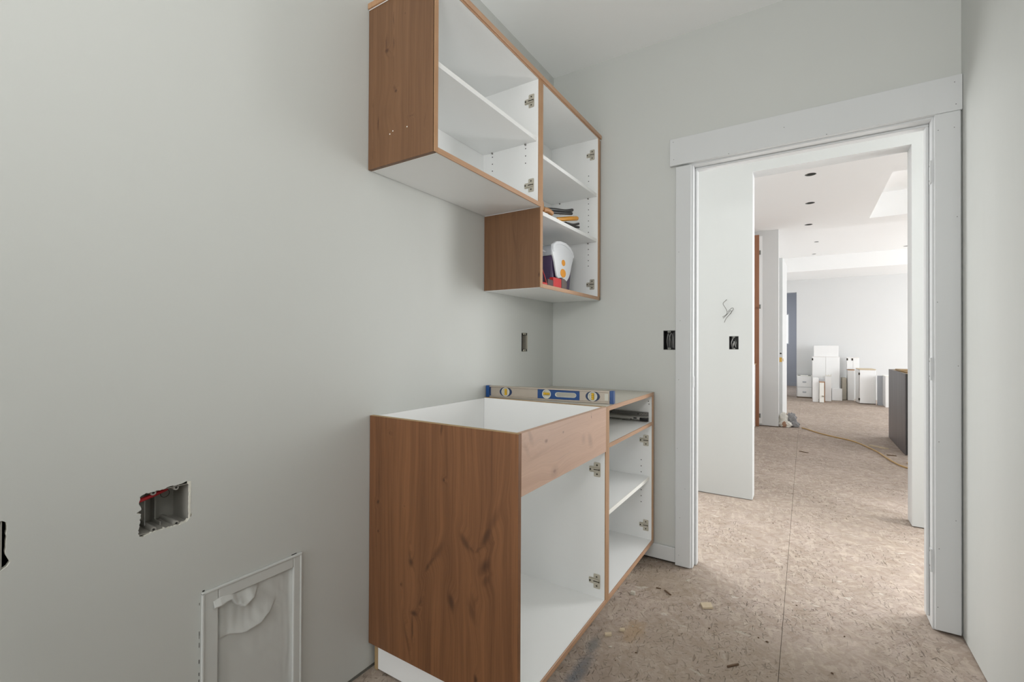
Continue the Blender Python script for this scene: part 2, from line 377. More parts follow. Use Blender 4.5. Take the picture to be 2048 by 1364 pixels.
def jag(poly, amp, step=.004, seed=1):
    rnd = random.Random(seed); out = []
    for i, p in enumerate(poly):
        q = poly[(i + 1) % len(poly)]; L = math.dist(p, q); k = max(1, int(L / step))
        for j in range(k):
            t = j / k; a = amp if j else amp * .3
            out.append((p[0] + (q[0]-p[0])*t + rnd.uniform(-a, a), p[1] + (q[1]-p[1])*t + rnd.uniform(-a, a)))
    return out
fX = lambda a, b, d: (d, a, b)      # wall in plane x: (y, z)
fY = lambda a, b, d: (a, d, b)      # wall in plane y: (x, z)
fZ = lambda a, b, d: (a, b, d)      # ceiling in plane z

# ------------------------------------------------------------------ setting: floor, ceilings, walls
H = 2.72; HG = 2.86
floor = B(-2.3, 6.1, -4.75, 13.2, -.08, -.022).build('floor', M_floor); tag(floor, kind='structure')
xs = [-2.3, -1.245, -.025, 1.195, 2.415, 3.635, 4.855, 6.1]
for i in range(len(xs) - 1):
    ys = [-4.75, -2.60, -.16, 2.28, 4.72, 7.16, 9.60, 13.2] if i % 2 == 0 else [-4.75, -3.8, -1.38, 1.06, 3.50, 5.94, 8.38, 10.82, 13.2]
    for j in range(len(ys) - 1):
        if xs[i + 1] < 0 and (ys[j + 1] < 0 or ys[j] > 2): continue
        if xs[i] > 2.3 and ys[j + 1] < 0: continue
        B(xs[i] + .0007, xs[i+1] - .0007, ys[j] + .0003, ys[j+1] - .0003, -.022, 0).build('floor_panel', M_floor, floor, bevel=.0005)

cv = struct('ceiling')
B(0 - .12, 1.91, -4.75, .12, H, H + .1).build('ceiling_board', M_ceil, cv)
cans = [(1.313, 2.660), (1.317, 3.690), (1.308, 4.780)]
def circ(cx, cy, r, n=24): return [(cx + r * math.cos(2*PI*i/n), cy + r * math.sin(2*PI*i/n)) for i in range(n)]
slab([(-2.3, .12), (6.1, .12), (6.1, 5.28), (-2.3, 5.02)], [circ(x, y, .047) for x, y in cans] + [rect(1.948, 4.4, 2.975, 4.80)], fZ, H, H + .06).build('ceiling_board', [M_ceil, M_ceil], cv)
B(1.90, 4.5, 2.93, 4.86, H + .30, H + .36).build('ceiling_recess', M_ceil, cv)
slab(rect(1.90, 4.5, 2.93, 4.86), [rect(1.948, 4.4, 2.975, 4.80)], fZ, H + .06, H + .30).build('ceiling_recess_side', [M_ceil, M_ceil], cv)
cans2 = [(1.430, 6.80, .035), (1.413, 8.02, .035), (2.751, 8.00, .035)]
slab(rect(-.5, 6.1, 5.10, 13.2), [circ(x, y, r) for x, y, r in cans2], fZ, HG, HG + .06).build('ceiling_board', [M_ceil, M_ceil], cv)
B(-.5, 6.1, 8.25, 9.6, 2.575, HG).build('ceiling_soffit', M_ceil, cv, bevel=.004)

# left wall with its rough cut holes
hole2 = [(-2.023,.778),(-2.014,.783),(-2.003,.783),(-1.989,.784),(-1.974,.785),(-1.959,.787),(-1.949,.787),(-1.927,.790),(-1.921,.772),(-1.922,.741),(-1.922,.717),(-1.918,.706),(-1.924,.698),
         (-1.928,.692),(-1.949,.691),(-1.970,.690),(-1.994,.691),(-2.008,.689),(-2.016,.685),(-2.024,.689),(-2.026,.696),(-2.024,.715),(-2.021,.739),(-2.029,.743),(-2.021,.747),(-2.025,.765)]
hole2 = jag(hole2, .0016, .0035, 3)
holeL = jag([(-2.2305,.788),(-2.2295,.772),(-2.2305,.753),(-2.2305,.726),(-2.225,.711),(-2.229,.704),(-2.238,.698),(-2.29,.693),(-2.33,.695),(-2.332,.789),(-2.28,.793),(-2.236,.792)], .0008, .006, 5)
holeS = rect(-.361, -.298, 1.087, 1.188)
holeV = rect(-1.883, -1.639, .03, .494)
wl = slab(rect(-4.7, 0.0, .014, H), [hole2, holeL, holeS, holeV], fX, -.013, 0.0).build('wall_left', [M_wall, M_gyp]); tag(wl, kind='structure')
B(-.16, -.13, -4.7, 0, -.02, H).build('wall_framing', M_cavity, wl)
B(-.06, -.004, -4.7, -1.30, 0, .016).build('sill_plate', M_galv, wl)
B(-.06, -.013, -4.7, -1.40, .016, .03).build('sill_plate', M_galv, wl)

# door wall
dw = slab([(-.02, .012), (.775, .012), (.775, 2.055), (1.717, 2.055), (1.717, .012), (1.80, .012), (1.80, H), (-.02, H)],
          [rect(.647, .707, 1.101, 1.201)], fY, 0.0, .013).build('wall_far', [M_wall, M_gyp]); tag(dw, kind='structure')
slab([(-2.3, .0), (.775, .0), (.775, 2.055), (1.717, 2.055), (1.717, .0), (6.1, .0), (6.1, H), (-2.3, H)], [], fY, .09, .118).build('wall_back_skin', [M_wall, M_wall], dw)
slab([(-.1, 0), (.76, 0), (.76, 2.07), (1.73, 2.07), (1.73, 0), (1.9, 0), (1.9, H), (-.1, H)], [rect(.60, .75, 1.0, 1.3)], fY, .013, .09).build('wall_framing', [M_cavity, M_cavity], dw)
wr = B(1.786, 1.90, -4.7, .09, .006, H).build('wall_right', M_wall); tag(wr, kind='structure')
wb = slab([(-.1, 0), (1.9, 0), (1.9, H), (-.1, H)], [rect(.06, 1.14, .12, 2.18)], fY, -4.80, -4.70).build('wall_back', [M_wall, M_wall]); tag(wb, kind='structure')
w1 = struct('added_window_1')  # frame of the added, unseen light opening in the back wall
for a in (B(.06, 1.14, -4.79, -4.74, .12, .16), B(.06, 1.14, -4.79, -4.74, 2.14, 2.18), B(.06, .10, -4.79, -4.74, .16, 2.14), B(1.10, 1.14, -4.79, -4.74, .16, 2.14)):
    a.build('window_frame', M_trim, w1, bevel=.003)

# hall wall (beyond the door) with its plain opening
wh = slab([(-2.3, .012), (.949, .004), (.949, 2.388), (1.833, 2.388), (1.833, .006), (6.1, .006), (6.1, H), (-2.3, H)],
          [rect(.794, .857, 1.094, 1.192), rect(-1.02, .12, .15, 2.38), rect(2.18, 3.32, .15, 2.38)], fY, 1.31, 1.45).build('wall_hall', [M_hall, M_trim]); tag(wh, kind='structure')  # both side holes are added for the unseen hall fills
B(-2.0, .93, 1.32, 1.44, 0, .013).build('sill_plate', M_cavity, wh)
we = slab(rect(.118, 1.31, 0, H), [rect(.25, 1.17, .72, 2.28)], fX, 4.0, 4.1).build('wall_hall_right', [M_wall2, M_wall2]); tag(we, kind='structure')
ww = slab(rect(.118, 1.31, 0, H), [], fX, -2.3, -2.2).build('wall_hall_left', [M_wall2, M_wall2]); tag(ww, kind='structure')
# kitchen and great room walls
o = B(0.0, .10, 1.45, 5.2, 0, H).build('wall_kitchen_left', M_wall2); tag(o, kind='structure')
o = slab([(.10, 0.010), (.962, .010), (.962, HG), (.10, HG)], [], fY, 4.86, 5.02).build('wall_column', [M_wall2, M_wall2]); tag(o, kind='structure')
B(.12, .955, 4.865, 5.01, 0, .012).build('sill_plate', M_twig, o)
o = B(.70, .80, 5.02, 9.6, 0, HG).build('wall_great_room_left', M_wall2); tag(o, kind='structure')
o = slab([(.70, 0), (.885, 0), (.885, 2.305), (1.110, 2.305), (1.110, .0), (6.1, 0), (6.1, HG), (.70, HG)], [], fY, 9.6, 9.72).build('wall_great_room_far', [M_wall2, M_wall2]); tag(o, kind='structure')
o = slab(rect(1.45, 9.6, 0, HG), [rect(2.2, 4.6, .6, 2.3), rect(6.1, 9.1, .3, 2.5)], fX, 6.0, 6.1).build('wall_great_room_right', [M_wall2, M_wall2]); tag(o, kind='structure')
# grey room seen through the far doorway
o = slab(rect(-.3, 2.2, 0, HG), [rect(.10, .892, 1.155, 1.992)], fY, 12.5, 12.6).build('wall_grey_room_far', [M_grey, M_grey]); tag(o, kind='structure')
o = B(1.26, 1.36, 9.72, 12.5, 0, HG).build('wall_grey_room_right', M_grey); tag(o, kind='structure')
o = B(-.4, -.3, 9.72, 12.5, 0, HG).build('wall_grey_room_left', M_grey); tag(o, kind='structure')
o = B(.90, 1.25, 12.47, 12.5, .0, .10).build('baseboard_grey_room', M_grey); tag(o, kind='structure')
w2 = struct('window_2')
for a in (B(.10, .892, 12.52, 12.58, 1.155, 1.18), B(.10, .892, 12.52, 12.58, 1.967, 1.992), B(.867, .892, 12.52, 12.58, 1.18, 1.967)): a.build('window_frame', M_trim, w2)

# baseboard between cabinet and casing
bb = B(.03, .712, -.013, -.0005, .014, .088).build('baseboard_far', M_trim, bevel=.003); tag(bb, kind='structure')

# ------------------------------------------------------------------ door surround
d1 = struct('door_1', 'white primed casing, header and jambs of the open doorway')
B(.712, .786, -.019, -.0005, .006, 2.036).build('side_casing', M_trim, d1, bevel=.0015)
B(1.705, 1.781, -.019, -.0005, .010, 2.044).build('side_casing', M_trim, d1, bevel=.0015)
B(.683, 1.785, -.024, -.0005, 2.044, 2.182).build('header_casing', M_trim, d1, bevel=.0015)
B(.775, .793, -.002, .118, .002, 2.037).build('jamb', M_trim, d1, bevel=.001)
B(1.699, 1.717, -.002, .118, .002, 2.037).build('jamb', M_trim, d1, bevel=.001)
B(.775, 1.717, -.002, .118, 2.037, 2.055).build('head_jamb', M_trim, d1, bevel=.001)
B(.7935, .804, .046, .084, .002, 2.026).build('door_stop', M_trim, d1, bevel=.002)
B(1.688, 1.6985, .046, .084, .030, 2.026).build('door_stop', M_trim, d1, bevel=.002)
B(.7935, 1.6985, .046, .084, 2.026, 2.0365).build('door_stop', M_trim, d1, bevel=.002)
for z in (1.825, 1.035, .272):
    h = MB().prism([(y, zz) for y, zz in [(.003, z - .045), (.028, z - .045), (.034, z - .039), (.034, z + .039), (.028, z + .045), (.003, z + .045)]], fX, 1.6965, 1.6995).build('hinge_leaf', M_trim, d1, bevel=.0006)
    MB().cyl((1.697, .001, z - .045), (0, 0, 1), .0045, .09, 12).build('hinge_knuckle', M_trim, h)
    for k in (-.03, 0, .03): MB().cyl((1.6968, .02 + (.006 if k else -.004), z + k), (-1, 0, 0), .0035, .001, 10).build('screw', M_galv, h)
sp = MB().prism([(.004, .91), (.036, .91), (.04, .915), (.04, .962), (.036, .967), (.004, .967)], fX, .7925, .7945).build('strike_plate', M_trim, d1, bevel=.0005)
nm = MB()
for (x, z) in [(.70, 2.165), (.703, 2.075), (1.762, 2.155), (1.766, 2.068), (1.19, 2.12), (1.35, 2.05), (.96, 2.05)]:
    nm.cyl((x, -.0236, z), (0, -1, 0), .0016, .0007, 8)
for (x, z) in [(.728, 1.6), (.735, 1.25), (.728, .95), (.722, .6), (.76, .4), (.735, .25), (.73, .06), (1.762, 1.98), (1.715, 1.98), (1.77, 1.63), (1.712, 1.3), (1.772, 1.05), (1.716, .75), (1.765, .45), (1.716, .33), (1.712, .1)]:
    nm.cyl((x, -.0186, z), (0, -1, 0), .0014, .0007, 8)
tag(nm.build('nail_holes', M_hole, d1), kind='stuff')

# opened door leaf beyond the kitchen column
dl = struct('door_2', 'white door leaf standing open beside the kitchen column')
def rotz(v, c, a):
    x, y = v[0] - c[0], v[1] - c[1]; return (c[0] + x*math.cos(a) - y*math.sin(a), c[1] + x*math.sin(a) + y*math.cos(a), v[2])
def rmb(mb, c, a): mb.v = [rotz(v, c, a) for v in mb.v]; return mb
pc = (.937, 5.60); an = -math.radians(2.2)
rmb(B(.937, .984, 5.60, 6.41, .012, 2.445), pc, an).build('door_leaf', M_door, dl, bevel=.002)
lp = rmb(B(.944, .977, 5.597, 5.60, .872, .940), pc, an).build('latch_plate', M_brass, dl)
rmb(MB().cyl((.960, 5.597, .902), (0, -1, 0), .009, .012, 12), pc, an).build('latch_bolt', M_brass, lp)
rmb(MB().cyl((.960, 5.5995, 1.0), (0, -1, 0), .012, .002, 12), pc, an).build('deadbolt_hole', M_screw, dl)
kb = rmb(MB().cyl((.984, 5.66, .902), (1, 0, 0), .022, .006, 16), pc, an).build('door_knob', M_brass, dl, smooth=True)

# ------------------------------------------------------------------ hinge plates for the cabinets
def hinge_plate(parent, x, y, z, s=-1, front=1, mat=None):
    """cross-shaped mounting plate on a panel whose inner face is at y, facing -y"""
    w = mat or M_nickel
    poly = [(-.010, -.029), (.014, -.029), (.017, -.026), (.017, -.004), (.017, .004), (.017, .026), (.014, .029), (-.008, .029), (-.011, .026), (-.011, .012), (-.028, .012), (-.031, .009), (-.031, -.009), (-.028, -.012), (-.011, -.012), (-.011, -.026)]
    p = MB().prism([(x + a, z + b) for a, b in poly], fY, y - .0018, y - .0002).build('hinge_plate', w, parent, bevel=.0006)
    B(x - .028, x + .013, y - .006, y - .0015, z - .0075, z + .0075).build('mounting_bridge', w, p, bevel=.0015)
    for b in (-.018, .018):
        MB().ring((x + .003, y - .0016, z + b), (0, -1, 0), .0062, .0035, .0016, 14).build('screw', w, p)
        MB().cyl((x + .003, y - .0015, z + b), (0, -1, 0), .0035, .0006, 10).build('screw_slot', M_screw, p)
    MB().cyl((x - .024, y - .006, z), (0, -1, 0), .0035, .001, 10).build('cam_screw', M_screw, p)
    B(x - .010, x + .016, y - .0066, y - .006, z - .0012, z + .0022).build('bridge_slot', M_screw, p)
    return p
def pins(parent, pts, y):
    m = MB()
    for x, z in pts: m.cyl((x, y - .0004, z), (0, -1, 0), .0026, .0004, 10)
    tag(m.build('shelf_pin_holes', M_hole, parent), kind='stuff')

# ------------------------------------------------------------------ base cabinet with open top (sink base)
T = .879; Y0 = -1.372
sb = thing('sink_base_cabinet', 'doorless base cabinet with open top and brown knotty end panel', 'cabinet', (.30, -1.03, 0))
B(0.002, .605, Y0, Y0 + .016, .097, T).build('end_panel', M_side, sb, bevel=.0008)
B(0.002, .600, Y0 + .0162, Y0 + .019, .100, T - .003).build('inner_liner', M_mel, sb)
B(0.002, .008, Y0 + .019, -.709, .116, T - .004).build('back_panel', M_mel, sb)
B(0.008, .600, -.708, -.6905, .100, T - .002).build('side_panel', M_mel, sb)
B(0.008, .600, Y0 + .019, -.708, .100, .116).build('bottom_panel', M_mel, sb)
B(.6002, .605, -.708, -.6903, .097, T).build('edge_band', M_edge, sb, bevel=.0006)
B(.6002, .605, Y0 + .016, -.708, .097, .116).build('edge_band', M_edgeh, sb, bevel=.0006)
B(.008, .600, -.708, -.6905, T - .002, T).build('top_edge', M_ply, sb)
B(.003, .604, Y0 + .001, Y0 + .017, T, T + .0006).build('top_edge', M_ply, sb)
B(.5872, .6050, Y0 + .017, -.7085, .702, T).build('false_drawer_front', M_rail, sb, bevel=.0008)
B(.582, .587, Y0 + .019, -.709, .702, T - .002).build('drawer_front_backing', M_mel, sb)
hinge_plate(sb, .565, -.7082, .626); hinge_plate(sb, .565, -.7082, .180)
B(.028, .54, -1.352, -1.338, .006, .097).build('toe_board', M_mel, sb)
B(.013, .028, -1.354, -1.338, .002, .097).build('toe_board_end', M_ply, sb)
B(.522, .54, -1.338, -.70, .006, .097).build('toe_board', M_mel, sb)

# base cabinet with shelves and drawer opening
b2 = thing('shelf_base_cabinet', 'doorless base cabinet with shelf and empty drawer slot, in the corner', 'cabinet', (.30, -.35, 0))
B(0.002, .600, -.6898, -.672, .100, T - .018).build('side_panel', M_mel, b2)
B(0.002, .600, -.046, -.028, .100, T - .018).build('side_panel', M_mel, b2)
B(0.002, .008, -.672, -.046, .116, T - .018).build('back_panel', M_mel, b2)
B(0.008, .600, -.672, -.046, .100, .117).build('bottom_panel', M_mel, b2)
B(0.002, .600, -.6898, -.003, T - .018, T).build('top_panel', M_mdf, b2)
B(0.008, .600, -.6715, -.0465, .711, .728).build('drawer_shelf', M_mel, b2)
B(.6002, .605, -.6898, -.672, .097, T).build('edge_band', M_edge, b2, bevel=.0006)
B(.6002, .605, -.046, -.024, .097, T).build('edge_band', M_edge, b2, bevel=.0006)
B(.6002, .605, -.672, -.046, T - .018, T).build('edge_band', M_edgeh, b2, bevel=.0006)
B(.6002, .605, -.672, -.046, .711, .728).build('edge_band', M_edgeh, b2, bevel=.0006)
B(.6002, .605, -.672, -.046, .097, .117).build('edge_band', M_edgeh, b2, bevel=.0006)
B(.45, .600, -.0235, -.003, .097, T - .019).build('filler_strip', M_dkedge, b2)
sh = B(0.010, .585, -.6705, -.0475, .425, .443).build('shelf', M_mel, b2)
B(.5852, .588, -.6705, -.0475, .425, .443).build('shelf_edge', M_melraw, sh)
hinge_plate(b2, .568, -.0462, .628); hinge_plate(b2, .568, -.0462, .187)
pins(b2, [(.546, z) for z in (.524, .492, .461, .367, .336, .305)] + [(.075, z) for z in (.524, .492, .367, .336)] + [(.583, .833), (.586, .818)], -.046)
B(.02, .54, -.69, -.03, .004, .097).build('toe_platform', M_mel, b2)

ds = thing('drawer_slide', 'dark steel drawer slide lying in the top opening of the base cabinet', 'drawer slide', (.42, -.075, .728))
def chan(y0, y1, z0, z1, x0, x1, t=.0014):
    m = MB(); m.box(x0, x1, y1 - t, y1, z0, z1); m.box(x0, x1, y0, y1, z0, z0 + t); m.box(x0, x1, y0, y1, z1 - t, z1); return m
chan(-.066, -.049, .752, .776, .10, .585).build('outer_rail', M_steeld, ds, bevel=.0004)
chan(-.074, -.052, .731, .755, .10, .586).build('cabinet_rail', M_steel, ds, bevel=.0004)
B(.10, .585, -.0745, -.0725, .736, .751).build('slide_web', M_steel, ds, bevel=.0005)
B(.455, .587, -.082, -.056, .7285, .7315).build('base_flange', M_steeld, ds)
B(.545, .589, -.078, -.060, .731, .749).build('release_latch', M_black, ds, bevel=.004, seg=2)
B(.513, .530, -.0752, -.0744, .741, .747).build('slot', M_black, ds)
for x, z in ((.20, .766), (.39, .766), (.50, .737), (.535, .766)): MB().cyl((x, -.0745 if z < .75 else -.0665, z), (0, -1, 0), .003, .0012, 10).build('rivet', M_screw, ds)
for k in range(6): MB().cyl((.545 + k * .007, -.0655, .765 + .004 * (k % 2)), (0, -1, 0), .0016, .0008, 8).build('ball_bearing', M_nickel, ds)

# ------------------------------------------------------------------ wall cabinets
u1 = thing('wall_cabinet', 'wide open wall cabinet with wooden left end and one shelf, mounted high', 'cabinet', (.15, -1.04, 1.724))
TU = 2.291
B(0.002, .3025, -1.386, -1.371, 1.724, 2.275).build('end_panel', M_up, u1, bevel=.0008)
B(0.002, .2985, -1.3708, -1.368, 1.74, 2.275).build('inner_liner', M_mel, u1)
B(0.002, .2985, -.7215, -.7035, 1.742, 2.273).build('side_panel', M_mel, u1)
B(0.002, .007, -1.368, -.7215, 1.742, 2.273).build('back_panel', M_mel, u1)
B(0.002, .2985, -1.3708, -.7035, 1.726, 1.742).build('bottom_panel', M_mel, u1)
B(0.002, .300, -1.3712, -1.3695, 1.7235, 1.7262).build('end_panel_lip', M_melraw, u1)
B(0.002, .2985, -1.386, -.7035, 2.273, TU - .001).build('top_panel', M_mel, u1)
B(.2987, .3035, -1.386, -1.368, 1.724, TU).build('edge_band', M_edge, u1, bevel=.0006)
B(.2987, .3035, -.7215, -.7035, 1.724, TU).build('edge_band', M_edge, u1, bevel=.0006)
B(.2987, .3035, -1.368, -.7215, 1.724, 1.742).build('edge_band', M_edgeh, u1, bevel=.0006)
B(.2987, .3035, -1.368, -.7215, 2.273, TU).build('edge_band', M_edgeh, u1, bevel=.0006)
B(.290, .3095, -1.392, -.7035, 2.277, 2.296).build('top_moulding', M_edgeh, u1, bevel=.0012)
B(.002, .290, -1.392, -1.378, 2.277, 2.296).build('top_moulding', M_edge, u1, bevel=.0012)
sh = B(0.008, .288, -1.3675, -.722, 2.005, 2.022).build('shelf', M_mel, u1)
B(.2882, .291, -1.3675, -.722, 2.005, 2.022).build('shelf_edge', M_mel, sh)
hinge_plate(u1, .262, -.7217, 2.187); hinge_plate(u1, .262, -.7217, 1.819)
pins(u1, [(x, z) for x in (.059, .236) for z in (1.985, 1.953, 1.921)], -.7215)
for x in (.059, .236): MB().cyl((x, -.722, 2.001), (0, -1, 0), .0035, .006, 10).build('shelf_peg', M_steeld, u1)
for x, z in ((.122, 1.830), (.108, 1.823), (.187, 1.828)): MB().cyl((x, -1.386, z), (0, -1, 0), .0022, .0006, 8).build('filler_spot', M_melraw, u1)

u2 = thing('tall_wall_cabinet', 'taller open wall cabinet in the corner, with two shelves holding tools', 'cabinet', (.15, -.36, 1.374))
B(0.002, .2985, -.7033, -.7005, 1.3755, 1.7235).build('end_panel', M_up2, u2)
B(0.002, .2985, -.7003, -.685, 1.374, TU).build('side_panel', M_mel, u2)
B(0.002, .2985, -.041, -.023, 1.392, 2.273).build('side_panel', M_mel, u2)
B(0.002, .007, -.685, -.041, 1.392, 2.273).build('back_panel', M_mel, u2)
B(0.002, .2985, -.685, -.003, 1.375, 1.392).build('bottom_panel', M_mel, u2)
B(0.002, .2985, -.7003, -.003, 2.273, TU - .001).build('top_panel', M_mel, u2)
B(.2987, .3035, -.7033, -.685, 1.374, TU).build('edge_band', M_edge, u2, bevel=.0006)
B(.2987, .3035, -.041, -.0215, 1.374, TU).build('edge_band', M_edge, u2, bevel=.0006)
B(.2987, .3035, -.685, -.041, 1.374, 1.392).build('edge_band', M_edgeh, u2, bevel=.0006)
B(.2987, .3035, -.685, -.041, 2.273, TU).build('edge_band', M_edgeh, u2, bevel=.0006)
B(.290, .3095, -.7025, -.012, 2.277, 2.296).build('top_moulding', M_edgeh, u2, bevel=.0012)
B(.24, .2985, -.0205, -.003, 1.376, 2.272).build('filler_strip', M_dkedge, u2)
for z0, z1 in ((1.949, 1.966), (1.697, 1.714)):
    sh = B(0.008, .290, -.6845, -.0415, z0, z1).build('shelf', M_mel, u2)
    B(.2902, .293, -.6845, -.0415, z0, z1).build('shelf_edge', M_mel, sh)
    MB().cyl((.241, -.0412, z0 - .004), (0, -1, 0), .0035, .006, 10).build('shelf_peg', M_steeld, u2)
    MB().cyl((.064, -.0412, z0 - .004), (0, -1, 0), .0035, .006, 10).build('shelf_peg', M_steeld, u2)
hinge_plate(u2, .262, -.0412, 2.188); hinge_plate(u2, .263, -.0412, 1.462)
pins(u2, [(.243, z) for z in (2.074, 2.044, 1.917, 1.884, 1.852, 1.821, 1.789, 1.757, 1.661, 1.630, 1.598, 1.567)] + [(.066, z) for z in (2.074, 2.044, 1.914, 1.884, 1.852, 1.821, 1.661, 1.630)], -.041)

# ------------------------------------------------------------------ spirit level on the cabinet tops
ang = math.atan2(-.607 + .691, .601 - .006)
lv = thing('spirit_level', 'aluminium and blue spirit level resting across the base cabinet tops', 'spirit level', (.006, -.691, T + .0008), rot=(0, 0, ang))
L = .600; HL = .053
# local: x along, -y towards the camera
web = slab(rect(.022, L - .022, .006, HL - .006), [circ(.099, HL/2, .0195, 28), circ(.300, HL/2, .0185, 28), circ(.508, HL/2, .0195, 28),
      [(.352 + .012 * math.cos(a), HL/2 + .010 * math.sin(a)) for a in [PI/2 + i*PI/8 for i in range(9)]] + [(.424 + .012 * math.cos(a), HL/2 + .010 * math.sin(a)) for a in [-PI/2 + i*PI/8 for i in range(9)]]],
      fY, .009, .014).build('web', [M_alu, M_alu], lv, local=True)
B(.018, L - .018, 0, .023, 0, .006).build('flange', M_alu, lv, bevel=.0008, local=True)
B(.018, L - .018, 0, .023, HL - .006, HL).build('flange', M_alu, lv, bevel=.0008, local=True)
for x0, x1 in ((0, .018), (L - .018, L)):
    e = B(x0, x1, -.001, .024, -.0005, HL + .0005).build('end_cap', M_blue, lv, bevel=.002, seg=2, local=True)
bp = slab(rect(.257, .450, .0065, HL - .0065), [circ(.300, HL/2, .0187, 28),
      [(.352 + .0125 * math.cos(a), HL/2 + .0105 * math.sin(a)) for a in [PI/2 + i*PI/8 for i in range(9)]] + [(.424 + .0125 * math.cos(a), HL/2 + .0105 * math.sin(a)) for a in [-PI/2 + i*PI/8 for i in range(9)]]],
      fY, .0075, .0089).build('blue_panel', [M_blue, M_blue], lv, local=True)
# pale rim round the hand slot
sl_o = [(.352 + .0125 * math.cos(a), HL/2 + .0105 * math.sin(a)) for a in [PI/2 + i*PI/8 for i in range(9)]] + [(.424 + .0125 * math.cos(a), HL/2 + .0105 * math.sin(a)) for a in [-PI/2 + i*PI/8 for i in range(9)]]
sl_i = [(.352 + .0110 * math.cos(a), HL/2 + .0090 * math.sin(a)) for a in [PI/2 + i*PI/8 for i in range(9)]] + [(.424 + .0110 * math.cos(a), HL/2 + .0090 * math.sin(a)) for a in [-PI/2 + i*PI/8 for i in range(9)]]
slab(sl_o, [sl_i], fY, .0060, .0145).build('slot_rim', [M_clear, M_clear], lv, local=True)
for cx, kind in ((.099, 'plumb'), (.300, 'level'), (.508, 'plumb')):
    if kind == 'plumb':
        for s in (-1, 1):
            arc = [(cx + s * .031 * math.cos(a), HL/2 + .0265 * .82 * math.sin(a)) for a in [-PI/2.4 + i * PI/1.2/10 for i in range(11)]]
            arc += [(cx + s * .0185 * math.cos(a), HL/2 + .0185 * math.sin(a)) for a in [PI/2.2 - i * PI/1.1/10 for i in range(11)]]
            MB().prism(arc, fY, .0070, .0088).build('vial_surround', M_navy, lv, local=True)
    r = MB().ring((cx, .0045, HL/2), (0, 1, 0), .0205, .0160, .014, 32).build('vial_ring', M_clear, lv, local=True, smooth=True)
    MB().cyl((cx, .0105, HL/2), (0, 1, 0), .0160, .003, 28).build('vial_lens', M_clear, r, local=True)
    if kind == 'plumb':
        v = MB().cyl((cx, .0085, HL/2 - .014), (0, 0, 1), .0058, .028, 16).build('vial', M_yel, r, local=True, smooth=True)
        for z in (-.004, .004): B(cx - .006, cx + .006, .0024, .0028, HL/2 + z - .0005, HL/2 + z + .0005).build('vial_line', M_screw, r, local=True)
    else:
        v = MB().cyl((cx - .014, .0085, HL/2 + .001), (1, 0, 0), .0055, .028, 16).build('vial', M_yel, r, local=True, smooth=True)
        for x in (-.004, .004): B(cx + x - .0005, cx + x + .0005, .0024, .0028, HL/2 - .005, HL/2 + .007).build('vial_line', M_screw, r, local=True)
B(.559, .574, .0082, .0089, .011, .040).build('rating_label', M_clear, lv, local=True)

# ------------------------------------------------------------------ things inside the wall cabinet
zs = 1.7142
pl = thing('pliers', 'black handled pliers lying on the shelf above the amber handle', 'pliers', (.22, -.42, zs))
MB().tube(smoothpts([(.252, -.575, zs + .040), (.268, -.50, zs + .053), (.277, -.41, zs + .068), (.280, -.335, zs + .090)]), .0078, 10).build('handle', M_black, pl, smooth=True)
MB().tube(smoothpts([(.252, -.575, zs + .030), (.268, -.50, zs + .040), (.279, -.42, zs + .054), (.281, -.345, zs + .070)]), .0076, 10).build('handle', M_black, pl, smooth=True)
MB().prism([(.215, -.615), (.240, -.625), (.262, -.585), (.258, -.560), (.232, -.568)], fZ, zs + .028, zs + .048).build('jaw', M_steeld, pl, bevel=.003)
MB().cyl((.244, -.590, zs + .0002), (0, 0, 1), .010, .0275, 12).build('pivot', M_steeld, pl)
ys_ = thing('screwdriver', 'amber yellow handled screwdriver lying on the wall cabinet shelf', 'screwdriver', (.25, -.40, zs))
MB().tube([(.262, -.47, zs + .018), (.268, -.43, zs + .024), (.279, -.35, zs + .044), (.283, -.290, zs + .058), (.2835, -.283, zs + .0595)], .0115, 12, [.55, .9, 1, 1, .8]).build('handle', M_gold, ys_, smooth=True)
MB().tube([(.2575, -.495, zs + .0145), (.262, -.468, zs + .018)], .003, 8).build('shaft', M_steel, ys_)
sn = thing('snips', 'short black tool at the right end of the shelf, below the amber handle', 'snips', (.28, -.30, zs))
MB().tube(smoothpts([(.284, -.42, zs + .006), (.285, -.34, zs + .014), (.286, -.272, zs + .034)]), .0062, 10).build('handle', M_black, sn, smooth=True)
MB().tube(smoothpts([(.276, -.42, zs + .0065), (.280, -.34, zs + .008), (.284, -.264, zs + .018)]), .006, 10).build('handle', M_black, sn, smooth=True)
tk = thing('trowel', 'brown rounded wooden tool handle at the left end of the shelf', 'trowel', (.24, -.62, zs))
MB().tube(smoothpts([(.266, -.678, zs + .052), (.270, -.660, zs + .056), (.271, -.645, zs + .046), (.271, -.640, zs + .014)]), .0125, 12).build('grip', M_tan, tk, smooth=True)
MB().tube(smoothpts([(.275, -.634, zs + .018), (.279, -.60, zs + .024), (.281, -.560, zs + .018)]), .0115, 12).build('handle', M_tan, tk, smooth=True)

zb = 1.3925
cl = thing('cooler_box', 'small purple cooler with white and grey swing lid bearing orange dots', 'cooler', (.13, -.35, zb))
m = MB()
m.add([(.012, -.452, zb), (.226, -.452, zb), (.226, -.250, zb), (.012, -.250, zb), (.008, -.462, zb + .172), (.236, -.462, zb + .172), (.236, -.238, zb + .172), (.008, -.238, zb + .172)],
      [(0,3,2,1),(4,5,6,7),(0,1,5,4),(1,2,6,5),(2,3,7,6),(3,0,4,7)])
m.build('body', M_purple, cl, bevel=.009, seg=3, smooth=True)
